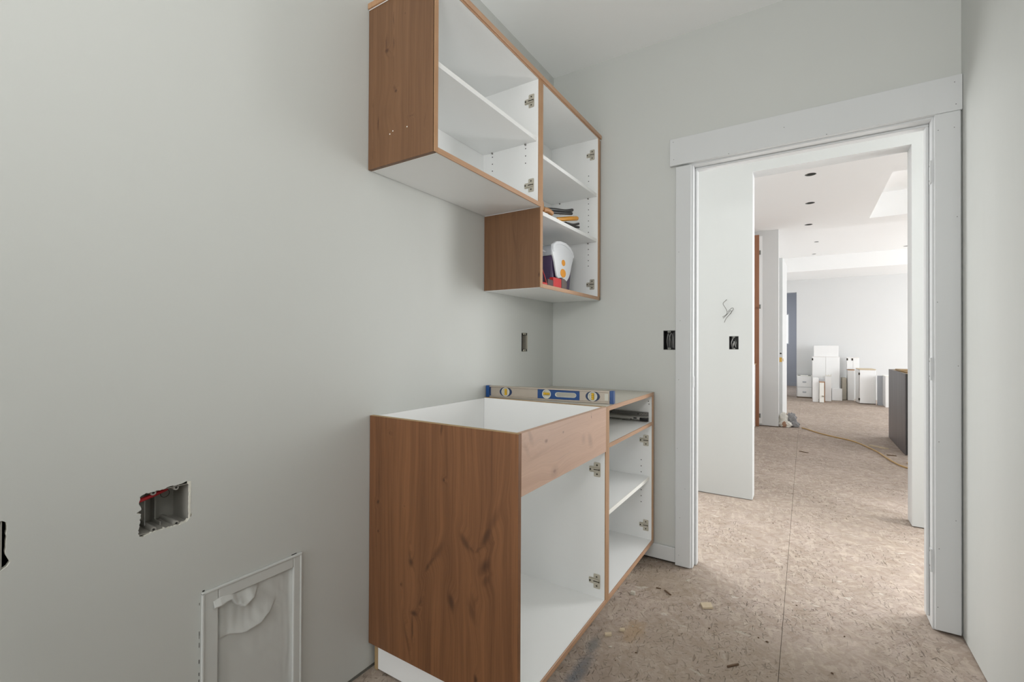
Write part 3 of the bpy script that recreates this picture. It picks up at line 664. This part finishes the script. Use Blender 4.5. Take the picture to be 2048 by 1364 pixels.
# grey arched lid running from the front of the cabinet to its back
arch = [(-.466, .168), (-.468, .182), (-.462, .200), (-.440, .220), (-.400, .233), (-.350, .236), (-.300, .232), (-.262, .218), (-.240, .198), (-.235, .182), (-.237, .168)]
MB().prism([(a, zb + b) for a, b in arch], fX, .010, .234).build('lid', M_gryp, cl, bevel=.003, seg=2, smooth=True)
MB().tube(smoothpts([(.05, -.4675, zb + .186), (.09, -.470, zb + .205), (.16, -.470, zb + .205), (.20, -.4675, zb + .186)]), .004, 8).build('lid_grip', M_white, cl, smooth=True)
# broad white hood at the front that tapers down to a rounded tongue
pan = [(-.480, .170), (-.482, .190), (-.472, .212), (-.440, .230), (-.397, .2385), (-.340, .2395), (-.288, .228), (-.256, .206), (-.246, .190), (-.250, .172), (-.263, .149), (-.285, .095), (-.299, .076),
       (-.323, .055), (-.346, .058), (-.375, .068), (-.420, .060), (-.434, .068), (-.446, .100), (-.458, .134), (-.470, .158)]
MB().prism([(a, zb + b) for a, b in pan], fX, .2365, .246).build('swing_panel', M_white, cl, bevel=.003, seg=2, smooth=True)
hood = [(-.470, .180), (-.466, .204), (-.444, .222), (-.397, .231), (-.340, .232), (-.290, .220), (-.258, .198), (-.247, .183), (-.243, .196), (-.254, .214), (-.288, .236), (-.340, .2475), (-.397, .2465), (-.442, .238), (-.478, .218), (-.478, .192)]
MB().prism([(a, zb + b) for a, b in hood], fX, .2345, .2495).build('hood_rim', M_white, cl, bevel=.003, seg=2, smooth=True)
def disc(cy, cz, ry, rz, x): return MB().prism([(cy + ry * math.cos(2*PI*i/24), cz + rz * math.sin(2*PI*i/24)) for i in range(24)], fX, x, x + .001)
disc(-.364, zb + .1435, .0195, .0155, .2462).build('orange_dot', M_org, cl)
disc(-.368, zb + .091, .030, .0215, .2462).build('orange_dot', M_org, cl)

tm = thing('tape_measure', 'red and dark tape measure in front of the purple cooler', 'tape measure', (.27, -.46, zb))
B(.254, .280, -.532, -.452, zb + .0005, zb + .050).build('case', M_redp, tm, bevel=.004, seg=2)
MB().prism([(-.451, 0.001), (-.405, .001), (-.394, .014), (-.392, .034), (-.402, .048), (-.420, .053), (-.451, .053)], fX, .254, .281).v
MB().prism([(a, zb + b) for a, b in [(-.451, 0.001), (-.405, .001), (-.394, .014), (-.392, .034), (-.402, .048), (-.420, .053), (-.451, .053)]], fX, .254, .281).build('grip', plain('taupe_rubber', srgb(96, 82, 78), .6), tm, bevel=.004, seg=2)
B(.256, .277, -.590, -.533, zb + .0005, zb + .036).build('dark_side', plain('dark_maroon_plastic', srgb(66, 34, 40), .5), tm, bevel=.003)
cb = thing('snap_clip', 'red wire loop clip beside the tape measure at the cooler', 'clip', (.28, -.64, zb))
MB().tube(smoothpts([(.275, -.660, zb + .004), (.272, -.655, zb + .055), (.270, -.640, zb + .080), (.272, -.622, zb + .060), (.276, -.608, zb + .030), (.278, -.602, zb + .006)]), .0024, 8).build('wire_loop', M_red, cb, smooth=True)
B(.266, .284, -.650, -.602, zb + .0003, zb + .014).build('jaw', M_redp, cb, bevel=.003)

# ------------------------------------------------------------------ electrical boxes
def open_box_x(name, label, y0, y1, z0, z1, xf, xb, mat, t=.002, cat='outlet box'):
    o = thing(name, label, cat, (xf, (y0 + y1) / 2, z0))
    m = MB(); m.box(xb, xf, y0, y0 + t, z0, z1); m.box(xb, xf, y1 - t, y1, z0, z1); m.box(xb, xf, y0, y1, z0, z0 + t); m.box(xb, xf, y0, y1, z1 - t, z1); m.box(xb - t, xb, y0, y1, z0, z1)
    m.build('box_shell', mat, o); return o
bx = open_box_x('two_gang_outlet_box', 'grey two-gang outlet box in a ragged drywall hole', -2.0265, -1.9225, .689, .7835, -.006, -.085, M_pvc)
for (y, z) in ((-1.995, .694), (-1.949, .694), (-1.996, .7795), (-1.950, .7795)):
    s = 1 if z < .73 else -1
    bo = MB().cyl((-.084, y, z), (1, 0, 0), .0058, .079, 14).build('screw_boss', M_pvc, bx, smooth=True)
    B(-.084, -.005, y - .0058, y + .0058, z - s * .006, z).build('boss_web', M_pvc, bo)
    MB().cyl((-.0052, y, z), (1, 0, 0), .0026, .0005, 10).build('screw_hole', M_hole, bo)
B(-.084, -.030, -1.9735, -1.9715, .691, .700).build('divider_rib', M_pvc, bx)
B(-.084, -.060, -1.9735, -1.9715, .700, .786).build('divider_rib', M_pvc, bx)
MB().ring((-.0848, -1.943, .750), (1, 0, 0), .010, .0092, .0008, 24).build('knockout', M_hole, bx)
MB().tube([(-.012, -2.0235, .766), (-.020, -2.002, .7675), (-.028, -1.980, .770), (-.036, -1.958, .7735)], .0046, 10).build('red_cable', M_red, bx, smooth=True)
MB().tube(smoothpts([(-.030, -2.004, .781), (-.031, -2.004, .755), (-.032, -2.003, .700)]), .0013, 8).build('ground_wire', M_wire, bx)
# plaster lip at the right edge of the hole
MB().prism(jag([(-1.9245, .700), (-1.9215, .700), (-1.9205, .789), (-1.928, .790), (-1.9275, .784), (-1.9245, .781)], .0005, .005, 8), fX, -.004, .0006).build('plaster_lip', M_gyp, bx)

b3 = thing('outlet_box_end', 'grey outlet box in a ragged hole, at the left edge near the two-gang box', 'outlet box', (-.01, -2.28, .70))
B(-.08, -.003, -2.33, -2.2375, .699, .703).build('box_shell', M_pvc, b3)
B(-.08, -.003, -2.2395, -2.2355, .700, .790).build('box_shell', M_pvc, b3)
B(-.08, -.076, -2.33, -2.2375, .699, .788).build('box_back', M_pvc, b3)
B(-.08, -.003, -2.33, -2.2375, .786, .789).build('box_shell', M_pvc, b3)

b4 = thing('slim_outlet_box', 'narrow galvanised outlet box in the wall above the level', 'outlet box', (-.003, -.33, 1.09))
MB().box(-.05, -.002, -.360, -.358, 1.088, 1.187).box(-.05, -.002, -.301, -.299, 1.088, 1.187).box(-.05, -.002, -.36, -.299, 1.088, 1.090).box(-.05, -.002, -.36, -.299, 1.185, 1.187).box(-.052, -.05, -.36, -.299, 1.088, 1.187).build('box_shell', M_galv, b4)
B(-.004, .0012, -.343, -.316, 1.088, 1.099).build('mounting_ear', M_nickel, b4, bevel=.002)
B(-.004, .0012, -.343, -.316, 1.177, 1.187).build('mounting_ear', M_nickel, b4, bevel=.002)
B(-.03, .0010, -.303, -.299, 1.10, 1.175).build('box_rim', M_nickel, b4)
for z in (1.094, 1.181): MB().cyl((.0012, -.33, z), (1, 0, 0), .003, .0008, 10).build('screw', M_screw, b4)

def wired_box(name, label, x0, x1, yf, z0, z1, loops):
    o = thing(name, label, 'outlet box', ((x0 + x1) / 2, yf, z0))
    d = .06; t = .0022
    MB().box(x0, x0 + t, yf, yf + d, z0, z1).box(x1 - t, x1, yf, yf + d, z0, z1).box(x0, x1, yf, yf + d, z0, z0 + t).box(x0, x1, yf, yf + d, z1 - t, z1).box(x0, x1, yf + d, yf + d + t, z0, z1).build('box_shell', M_black, o)
    xm = (x0 + x1) / 2
    for z in (z0 + .005, z1 - .005):
        e = B(xm - .008, xm + .008, yf - .0012, yf + .004, z - .005, z + .005).build('screw_ear', M_galv, o, bevel=.001)
        MB().cyl((xm, yf - .0012, z), (0, -1, 0), .0026, .0008, 10).build('screw', M_screw, e)
    for pts, r, mt in loops: MB().tube(smoothpts([(xm + a, yf + c, z0 + b) for a, b, c in pts]), r, 8).build('wire', mt, o, smooth=True)
    return o
wired_box('switch_box', 'black switch box with looped wires beside the left door casing', .648, .706, -.001, 1.102, 1.200,
          [([(-.012, .006, .03), (-.014, .04, .012), (-.008, .08, .010), (.0, .09, .03)], .0018, M_wire), ([(-.004, .004, .03), (-.002, .05, .010), (.006, .085, .012), (.012, .07, .02), (.012, .01, .03)], .0018, M_wire),
           ([(.004, .004, .03), (.005, .04, .012), (-.004, .075, .012), (-.012, .088, .03)], .0015, M_galv), ([(.016, .008, .03), (.019, .05, .008), (.015, .088, .03)], .0018, M_wire)])
wired_box('hall_switch_box', 'black switch box with wires in the hall wall seen through the doorway', .795, .856, 1.309, 1.095, 1.191,
          [([(-.014, .01, .03), (-.018, .045, .008), (-.004, .085, .008), (.004, .088, .02)], .003, M_wire), ([(-.006, .008, .03), (-.002, .03, .010), (.002, .06, .008), (.012, .02, .01), (.016, .008, .03)], .003, M_wire),
           ([(.010, .07, .02), (.016, .045, .006), (.018, .01, .03)], .0025, M_galv), ([(-.010, .01, .02), (-.006, .04, .006), (.004, .05, .02)], .0025, M_wire)])

tw = thing('thermostat_wire', 'thin looped wire sticking out of the hall wall above the black box', 'wire', (.777, 1.31, 1.40))
MB().tube(smoothpts([(.777, 1.312, 1.466), (.770, 1.292, 1.455), (.755, 1.285, 1.434), (.770, 1.28, 1.405), (.782, 1.28, 1.38), (.781, 1.285, 1.358), (.765, 1.285, 1.343), (.751, 1.29, 1.336)]), .0017, 8).build('wire', M_wiredk, tw)
MB().tube(smoothpts([(.763, 1.29, 1.294), (.777, 1.285, 1.325), (.80, 1.28, 1.352), (.818, 1.28, 1.378), (.826, 1.28, 1.392), (.820, 1.28, 1.400), (.805, 1.285, 1.392), (.788, 1.285, 1.372)]), .0017, 8).build('wire', M_wiredk, tw)
MB().tube(smoothpts([(.755, 1.288, 1.326), (.775, 1.282, 1.345), (.790, 1.282, 1.362), (.808, 1.28, 1.382), (.812, 1.28, 1.366), (.80, 1.285, 1.352)]), .0014, 8).build('wire', M_wiredk, tw)

# ------------------------------------------------------------------ film-covered dryer vent recess, low on the left wall
vb = thing('vent_recess_box', 'low recessed wall box masked with wrinkled painted-over film', 'wall box', (0, -1.76, .03))
for y0, y1, z0, z1 in ((-1.893, -1.858, .022, .500), (-1.653, -1.629, .022, .500), (-1.858, -1.653, .470, .500), (-1.858, -1.653, .022, .05)):
    B(-.002, .0065, y0, y1, z0, z1).build('frame_rail', M_film, vb, bevel=.0025, seg=2)
for a in (B(.0, .0085, -1.8965, -1.890, .02, .504), B(.0, .0085, -1.632, -1.6255, .02, .504), B(.0, .0085, -1.8965, -1.6255, .4985, .505)):
    a.build('frame_lip', M_film, vb, bevel=.002, seg=2)
def sheet():
    ny, nz = 110, 190; y0, y1, z0, z1 = -1.870, -1.640, .04, .4755; vs = []
    def seg(y, z, pts):
        """signed height above a curve z = f(y)"""
        for i in range(len(pts) - 1):
            if pts[i][0] <= y <= pts[i+1][0]:
                t = (y - pts[i][0]) / (pts[i+1][0] - pts[i][0]); t2 = t * t * (3 - 2 * t)
                return z - (pts[i][1] + (pts[i+1][1] - pts[i][1]) * t2), (pts[i][2] + (pts[i+1][2] - pts[i][2]) * t)
        return 1, 0
    c1 = [(-1.870, .3690, 0), (-1.836, .3685, .25), (-1.788, .3545, .9), (-1.752, .358, 1.0), (-1.726, .372, .7), (-1.700, .40, .0)]
    c2 = [(-1.870, .457, .8), (-1.854, .457, 1.0), (-1.829, .459, .8), (-1.808, .438, 1.0), (-1.795, .428, 1.1), (-1.770, .436, .8), (-1.752, .460, .0)]
    for j in range(nz + 1):
        for i in range(ny + 1):
            y = y0 + (y1 - y0) * i / ny; z = z0 + (z1 - z0) * j / nz; x = -.004
            h, a = seg(y, z, c1)
            if a: x += a * .013 * (math.exp(-(h / .030) ** 1.2) if h > 0 else math.exp(-(h / .0022) ** 2))
            h, a = seg(y, z, c2)
            if a: x += a * .018 * (math.exp(-(h / .026) ** 1.2) if h > 0 else math.exp(-(h / .0018) ** 2))
            n1 = noise.noise(Vector(((y + z * .8) * 34, (z - y) * 8, 1.3))); n2 = noise.noise(Vector((y * 70, z * 16, 4)))
            top = max(0, 1 - (z1 - z) / .20); rt = max(0, 1 - (y1 - y) / .06)
            x += .0026 * n1 * (top + .25) + .0014 * n2 * (top + rt * 1.4 + .1) + .0006 * noise.noise(Vector((y * 20, z * 20, 9)))
            x -= .006 * math.exp(-((y + 1.858) / .008) ** 2) if z < .445 else 0
            x += .004 * max(0, 1 - (y1 - y) / .02)
            vs.append((x, y, z))
    fs = [(j*(ny+1)+i, j*(ny+1)+i+1, (j+1)*(ny+1)+i+1, (j+1)*(ny+1)+i) for j in range(nz) for i in range(ny)]
    m = MB(); m.add(vs, fs); o = m.build('masking_film', M_film, vb)
    o.data.polygons.foreach_set('use_smooth', [True] * len(o.data.polygons))
    md = o.modifiers.new('thickness', 'SOLIDIFY'); md.thickness = .0008; md.offset = -1
sheet()
gm = MB()
for z, l in ((.392, .018), (.40, .01), (.37, .012), (.33, .010), (.30, .008), (.285, .006), (.245, .01), (.21, .008), (.165, .01), (.14, .02), (.475, .006)):
    gm.box(-.001, .0004, -1.9000, -1.8986 - .0004 * (int(z * 1000) % 3), z, z + l)
gm.box(-.001, .0006, -1.656, -1.640, .5052, .5072).box(-.001, .0006, -1.893, -1.888, .5052, .508)
tag(gm.build('cut_gap', M_hole, vb), kind='stuff')

# ------------------------------------------------------------------ kitchen: tall cabinet, white base, dark cabinet, downlight holes
tc = thing('tall_pantry_cabinet', 'tall orange-brown pantry cabinet side beyond the hall opening', 'cabinet', (.42, 5.0, 0))
B(.11, .733, 4.770, 4.786, .0, 2.655).build('end_panel', M_orange, tc, bevel=.001)
B(.11, .726, 4.787, 4.858, .02, 2.650).build('carcass', M_mel, tc)
B(.727, .765, 4.845, 4.8585, .03, 2.648).build('open_door', M_mel, tc, bevel=.002)
for z in (2.41, 1.66, .15):
    h = B(.733, .752, 4.775, 4.792, z - .03, z + .03).build('hinge_arm', M_galv, tc, bevel=.003)
wbx = thing('white_base_unit', 'sliver of a white base unit in front of the orange pantry side', 'cabinet', (.45, 4.6, 0))
B(.11, .688, 4.46, 4.768, .002, .86).build('body', M_mel, wbx, bevel=.002); B(.11, .700, 4.455, 4.768, .8605, .872).build('top_board', M_ply, wbx)

dk = thing('dark_base_cabinet', 'charcoal stained base cabinet standing in the kitchen, right of the opening', 'cabinet', (2.45, 4.25, 0))
B(2.138, 2.156, 3.71, 4.82, .003, .838).build('side_panel', M_dark, dk, bevel=.001)
B(2.156, 2.80, 4.802, 4.82, .003, .838).build('back_panel', M_dark, dk)
B(2.156, 2.80, 3.73, 4.80, .003, .022).build('bottom_panel', M_black, dk)
B(2.156, 2.80, 3.735, 4.80, .815, .835).build('top_panel', M_ply, dk)
B(2.148, 2.80, 3.705, 3.712, .01, .838).build('front_frame', M_black, dk)
for z in (.80, .60, .575): B(2.170, 2.20, 3.690, 3.705, z - .012, z + .012).build('hinge_plate', M_nickel, dk, bevel=.002)
sc = thing('board_offcut', 'tan wood board lying on top of the dark kitchen cabinet', 'board', (2.3, 4.5, .835))
B(2.16, 2.60, 4.15, 4.50, .8392, .858).build('board', M_ply, sc, bevel=.001)
B(2.17, 2.5, 3.95, 4.06, .8392, .85).build('batten', M_ply, sc, bevel=.001)

def can(x, y, z, r, label):
    o = thing('recessed_light_can', label, 'light can', (x, y, z), group='recessed downlight cans in the ceiling')
    MB().ring((x, y, z + .001), (0, 0, 1), r * .99, r * .90, .05, 28).build('housing', M_galv, o, smooth=True)
    MB().cyl((x, y, z + .052), (0, 0, 1), r * .98, .006, 24).build('top_plate', M_galv, o)
    MB().cyl((x + r*.2, y, z + .02), (0, 0, 1), r * .25, .03, 14).build('socket', M_black, o)
    MB().box(x - r*.85, x - r*.55, y - .006, y + .006, z + .008, z + .03).build('spring_clip', M_nickel, o)
for (x, y), lb in zip(cans, ('round downlight can nearest the hall opening, in the kitchen ceiling', 'second round downlight can back, between the other two of the row', 'third downlight can in the row, at the kitchen ceiling end')):
    can(x, y, H, .047, lb)
for (x, y, r), lb in zip(cans2, ('small great room ceiling can closest to the kitchen ceiling edge', 'small great room ceiling can just before the far soffit', 'small ceiling can at the right, beside the opening edge')):
    can(x, y, HG, r, lb)

# ------------------------------------------------------------------ stack of white cabinets against the far wall
def boxcab(name, label, x0, x1, y0, y1, z0, z1, doors=1, top=None, rot=0, grp=None, hinges=(), body=None, knobs=(), openr=False, cat='cabinet'):
    o = thing(name, label, cat, ((x0 + x1) / 2, (y0 + y1) / 2, z0), grp)
    a = math.radians(rot); c = ((x0 + x1) / 2, y0)
    bl = lambda mb, nm, mt, par=o, bv=.0: rmb(mb, c, a).build(nm, mt, par, bevel=bv)
    body = body or M_mel
    bl(B(x0, x1, y0 + .02, y1, z0, z1), 'carcass', body, bv=.002)
    if top: bl(B(x0 - .002, x1 + .002, y0 + .018, y1 + .002, z1 + .0003, z1 + .016), 'top_board', top, bv=.001)
    w = (x1 - x0 - .006) / max(doors, 1)
    for k in range(doors):
        d = bl(B(x0 + .003 + k * w + .0015, x0 + .003 + (k + 1) * w - .0015, y0, y0 + .018, z0 + .004, z1 - .004), 'door', body, bv=.002)
        bl(B(x0 + .003 + k * w + .001, x0 + .003 + (k + 1) * w - .001, y0 + .0182, y0 + .0198, z0 + .002, z1 - .002), 'door_edge', M_edge, d)
    for (hx, hz) in hinges: bl(B(hx - .012, hx + .012, y0 - .008, y0 - .0004, hz - .022, hz + .022), 'hinge_cup', M_screw, bv=.002)
    for (kx, kz) in knobs: bl(MB().cyl((kx, y0 - .0006, kz), (0, -1, 0), .014, .012, 10), 'pull', M_nickel)
    return o
G = 'white cabinets stacked in the far room'
a_ = boxcab('drawer_cabinet', 'white cabinet with two drawer fronts beside the far doorway', 1.120, 1.398, 9.25, 9.56, 0.002, .455, doors=0, top=M_melraw, grp=G)
for z0, z1 in ((.020, .225), (.232, .445)):
    d = B(1.130, 1.388, 9.235, 9.2505, z0, z1).build('drawer_front', M_mel, a_, bevel=.002)
    B(1.225, 1.290, 9.228, 9.2345, (z0 + z1)/2 - .014, (z0 + z1)/2 + .014).build('drawer_pull', M_gryp, d, bevel=.003)
B(1.12, 1.398, 9.236, 9.269, .003, .018).build('base_rail', M_twig, a_)
for x in (1.16, 1.35): B(x - .025, x + .025, 9.30, 9.34, .472, .480).build('corner_block', M_screw, a_)
boxcab('wall_unit', 'two-door white wall unit standing upright under the topmost box', 1.395, 1.868, 9.12, 9.42, 0.002, .887, doors=2, grp=G, hinges=((1.392 + .01, .83),))
boxcab('box_unit', 'plain white box cabinet topmost of the far stack', 1.425, 1.850, 9.13, 9.40, .8885, 1.118, doors=0, grp=G)
boxcab('narrow_unit', 'narrow white open unit at the left front of the stack', 1.398, 1.496, 8.48, 8.78, .002, .470, doors=0, grp=G)
n2 = boxcab('narrow_door_unit', 'narrow cream unit with wooden edge and two knobs, front centre of stack', 1.506, 1.585, 8.44, 8.70, .002, .395, doors=1, top=M_edge, grp=G, body=M_melraw, knobs=((1.560, .13), (1.575, .125)))
B(1.586, 1.600, 8.46, 8.72, .01, .41).build('brown_side', M_dkedge, n2)
B(1.506, 1.60, 8.55, 8.70, .4115, .455).build('top_block', M_gryp, n2)
boxcab('tall_narrow_unit', 'taller narrow white unit right of the knobbed cream unit', 1.612, 1.716, 8.78, 9.08, .002, .500, doors=0, grp=G)
tn = bpy.data.objects['tall_narrow_unit']
MB().prism([(1.614, .5015), (1.716, .5015), (1.716, .548), (1.690, .520), (1.668, .54), (1.645, .515), (1.614, .552)], fY, 8.79, 8.81).build('torn_liner', M_bag, tn)
boxcab('low_box', 'low white box on the floor in front of the two-door unit', 1.735, 1.905, 9.00, 9.11, .002, .245, doors=0, grp=G)
boxcab('beige_unit', 'beige narrow unit turned sideways beside the two-door unit', 1.912, 1.992, 9.26, 9.56, .002, .452, doors=1, top=None, grp=G, body=plain('beige_melamine', srgb(196, 190, 176), .5))
boxcab('hinged_tall_unit', 'slim tall white unit carrying a small unit on top', 2.005, 2.118, 9.18, 9.50, .002, .618, doors=1, top=M_edge, grp=G)
g2 = boxcab('small_top_unit', 'small two-door white unit with dark hinges on the slim tall unit', 1.990, 2.195, 9.20, 9.44, .636, .876, doors=2, grp=G, hinges=((1.998, .84), (2.082, .84)))
boxcab('corner_unit', 'large white angled corner cabinet with raw wooden top', 2.155, 2.410, 8.66, 9.10, .012, .655, doors=1, top=M_chip, grp=G, hinges=((2.150, .58), (2.150, .09)), rot=3)
cu = bpy.data.objects['corner_unit']
MB().prism([(2.150, 8.668), (2.150, 9.08), (2.124, 9.06), (2.124, 8.90)], fZ, .012, .655).build('angled_side', M_mel, cu)
B(2.16, 2.405, 8.69, 9.08, .002, .0118).build('base_rail', M_twig, cu)
o5 = boxcab('open_end_unit', 'white open-sided cabinet at the right end of the stack', 2.505, 2.75, 8.26, 8.70, .002, .555, doors=0, top=M_melraw, grp=G)
MB().box(2.428, 2.504, 8.64, 8.70, .002, .555).box(2.428, 2.504, 8.26 + .30, 8.70, .002, .02).build('side_return', M_gryp, o5)

# ------------------------------------------------------------------ cord, rag heap, debris
cd = MB().tube(smoothpts([(1.235, 4.935, .008), (1.27, 4.89, .008), (1.33, 4.78, .008), (1.431, 4.60, .008), (1.57, 4.43, .008), (1.718, 4.28, .008), (1.805, 4.10, .008), (1.855, 3.93, .008), (1.91, 3.74, .008), (1.95, 3.49, .008), (1.985, 3.28, .008), (2.050, 3.08, .008), (2.25, 2.90, .008), (2.45, 2.88, .008)], 8), .0072, 8).build('extension_cord', M_cord, smooth=True)
tag(cd, 'tan extension cord snaking across the kitchen floor from the rag heap', 'cord')
c2 = MB().tube(smoothpts([(2.50, 3.36, .008), (2.25, 3.38, .008), (2.13, 3.35, .008), (2.10, 3.27, .008), (2.18, 3.22, .008), (2.45, 3.20, .008)], 8), .0072, 8).build('cord_loop', M_cord, smooth=True)
tag(c2, 'short loop of tan cord near the dark kitchen cabinet', 'cord')

def crumple(cx, cy, cz, rx, ry, rz, seed, k=3.0, amp=.35, n=3):
    bm = bmesh.new(); bmesh.ops.create_icosphere(bm, subdivisions=n, radius=1.0)
    for v in bm.verts:
        d = v.co.normalized(); f = 1 + amp * noise.noise(d * k + Vector((seed, seed * 2, 0))) + amp * .5 * noise.noise(d * k * 2.7 + Vector((0, seed, 3)))
        v.co = Vector((cx + d.x * rx * f, cy + d.y * ry * f, max(cz + d.z * rz * f, .002)))
    m = MB(); m.add([tuple(v.co) for v in bm.verts], [tuple(v.index for v in f.verts) for f in bm.faces]); bm.free(); return m
rg = thing('rag_heap', 'crumpled white bag with grey rag and brown paper by the column foot', 'rags', (1.05, 5.0, 0))
crumple(1.015, 4.98, .085, .055, .05, .11, 3.1).build('white_bag', M_bag, rg, smooth=False)
crumple(1.110, 5.04, .10, .060, .05, .085, 7.7).build('grey_rag', M_rag, rg)
crumple(1.045, 4.93, .035, .075, .05, .05, 1.7).build('white_bag', M_bag, rg)
crumple(1.03, 4.89, .035, .025, .02, .045, 5.2, n=2).build('brown_paper', M_paper, rg)
crumple(1.15, 4.99, .035, .06, .04, .04, 9.3).build('grey_rag', M_rag, rg)

def chip(name, label, x, y, lx, ly, h, rot, mat, tilt=0, cat='debris', grp=None):
    rnd = random.Random(int(x * 1000 + y * 77)); P = []
    for i in range(5 if lx / ly < 2.5 else 6):
        pass
    poly = [(-lx/2, -ly/2), (lx/2 * rnd.uniform(.8, 1), -ly/2 * rnd.uniform(.85, 1.1)), (lx/2, ly/2 * rnd.uniform(.7, 1)), (0, ly/2 * rnd.uniform(.9, 1.15)), (-lx/2 * rnd.uniform(.85, 1), ly/2)]
    c, s = math.cos(math.radians(rot)), math.sin(math.radians(rot)); t = math.tan(math.radians(tilt))
    vs = [(a*c - b*s, a*s + b*c, 0 + (a + lx/2) * t) for a, b in poly] + [(a*c*.96 - b*s*.96, a*s*.96 + b*c*.96, h + (a + lx/2) * t) for a, b in poly]
    n = len(poly); m = MB(); m.add(vs, [tuple(range(n))[::-1], tuple(range(n, 2*n))] + [(i, (i+1) % n, n + (i+1) % n, n + i) for i in range(n)])
    o = m.build(name, mat); o.location = (x, y, .0005); tag(o, label, cat, grp); return o
chip('wood_chip', 'square pale wood chip alone on the floor before the doorway', .915, -.322, .048, .040, .007, 28, M_chip, 4, 'wood chip')
chip('wood_chip', 'pale wood chip on the floor closest to the sink cabinet front', .628, -.738, .028, .016, .007, 35, M_chip, 4, 'wood chip')
chip('wood_chip', 'small broken wood chip next to the yellow sawdust stain', .664, -.682, .020, .012, .007, 10, M_chip, 8, 'wood chip')
chip('splinter', 'dark thin wood splinter lying in the lower part of the floor', 1.058, -.664, .052, .006, .005, 48, M_twig, 0, 'splinter')
chip('wood_chip', 'long wood offcut beside the cord on the kitchen floor', 1.955, 4.03, .20, .035, .012, -40, M_chip, 0, 'wood chip')
chip('wood_chip', 'pebble-like plaster lump on the floor at the base cabinet corner', .615, -.395, .020, .016, .012, 10, M_crumb, 0, 'debris')
chip('splinter', 'dark splinter in the kitchen, left of the floor seam bend', 1.26, 3.30, .09, .02, .005, -30, M_twig, 0, 'splinter')
chip('splinter', 'dark crumb close to the dark kitchen cabinet foot', 2.02, 3.62, .08, .03, .006, 10, M_twig, 0, 'splinter')
chip('splinter', 'crooked splinter on the floor near the shelf cabinet corner', .745, -.300, .045, .006, .004, -40, M_twig, 0, 'splinter')
chip('splinter', 'short splinter lying left of the crooked one by the cabinet', .700, -.285, .022, .005, .004, 10, M_twig, 0, 'splinter')
rnd = random.Random(11); proto = None; cnt = 0
spots = [(.73, -.52), (.69, -.63), (.75, -.78), (.70, -.86), (.66, -.80), (.83, -.42), (.80, -.55), (.98, -.60), (1.24, -.10), (1.27, -.12), (1.30, -.10), (1.12, -.44), (1.15, -.45),
         (1.35, -.52), (1.46, -.70), (1.52, -.32), (.92, .22), (.98, .55), (1.44, .42), (1.30, .85), (1.62, -.60), (.86, -.74), (.80, -.30), (.95, -.48), (.625, -.33), (1.05, -.25), (1.40, -.25), (1.1, .9)]
for (x, y) in spots:
    if proto is None:
        m = crumple(0, 0, .0025, .0045, .0035, .003, 2.2, n=1); proto = m.build('crumb', M_crumb); c = proto
    else: c = proto.copy(); C.objects.link(c)
    c.location = (x, y, -.0012); s = rnd.uniform(.5, 1.15); c.scale = (s * rnd.uniform(.8, 1.5), s, s); c.rotation_euler = (0, 0, rnd.uniform(0, 6))
    if rnd.random() < .45:
        if 'dk' not in globals() or not isinstance(globals().get('dark_me'), bpy.types.Mesh):
            dark_me = proto.data.copy(); dark_me.materials.clear(); dark_me.materials.append(M_twig)
        c.data = dark_me
    if c.data is proto.data: tag(c, 'tiny pale plaster crumb scattered on the dusty floor', 'debris', 'pale crumbs scattered on the floor')
    else: tag(c, 'tiny dark brown wood crumb scattered on the dusty floor', 'debris', 'dark crumbs scattered on the floor')
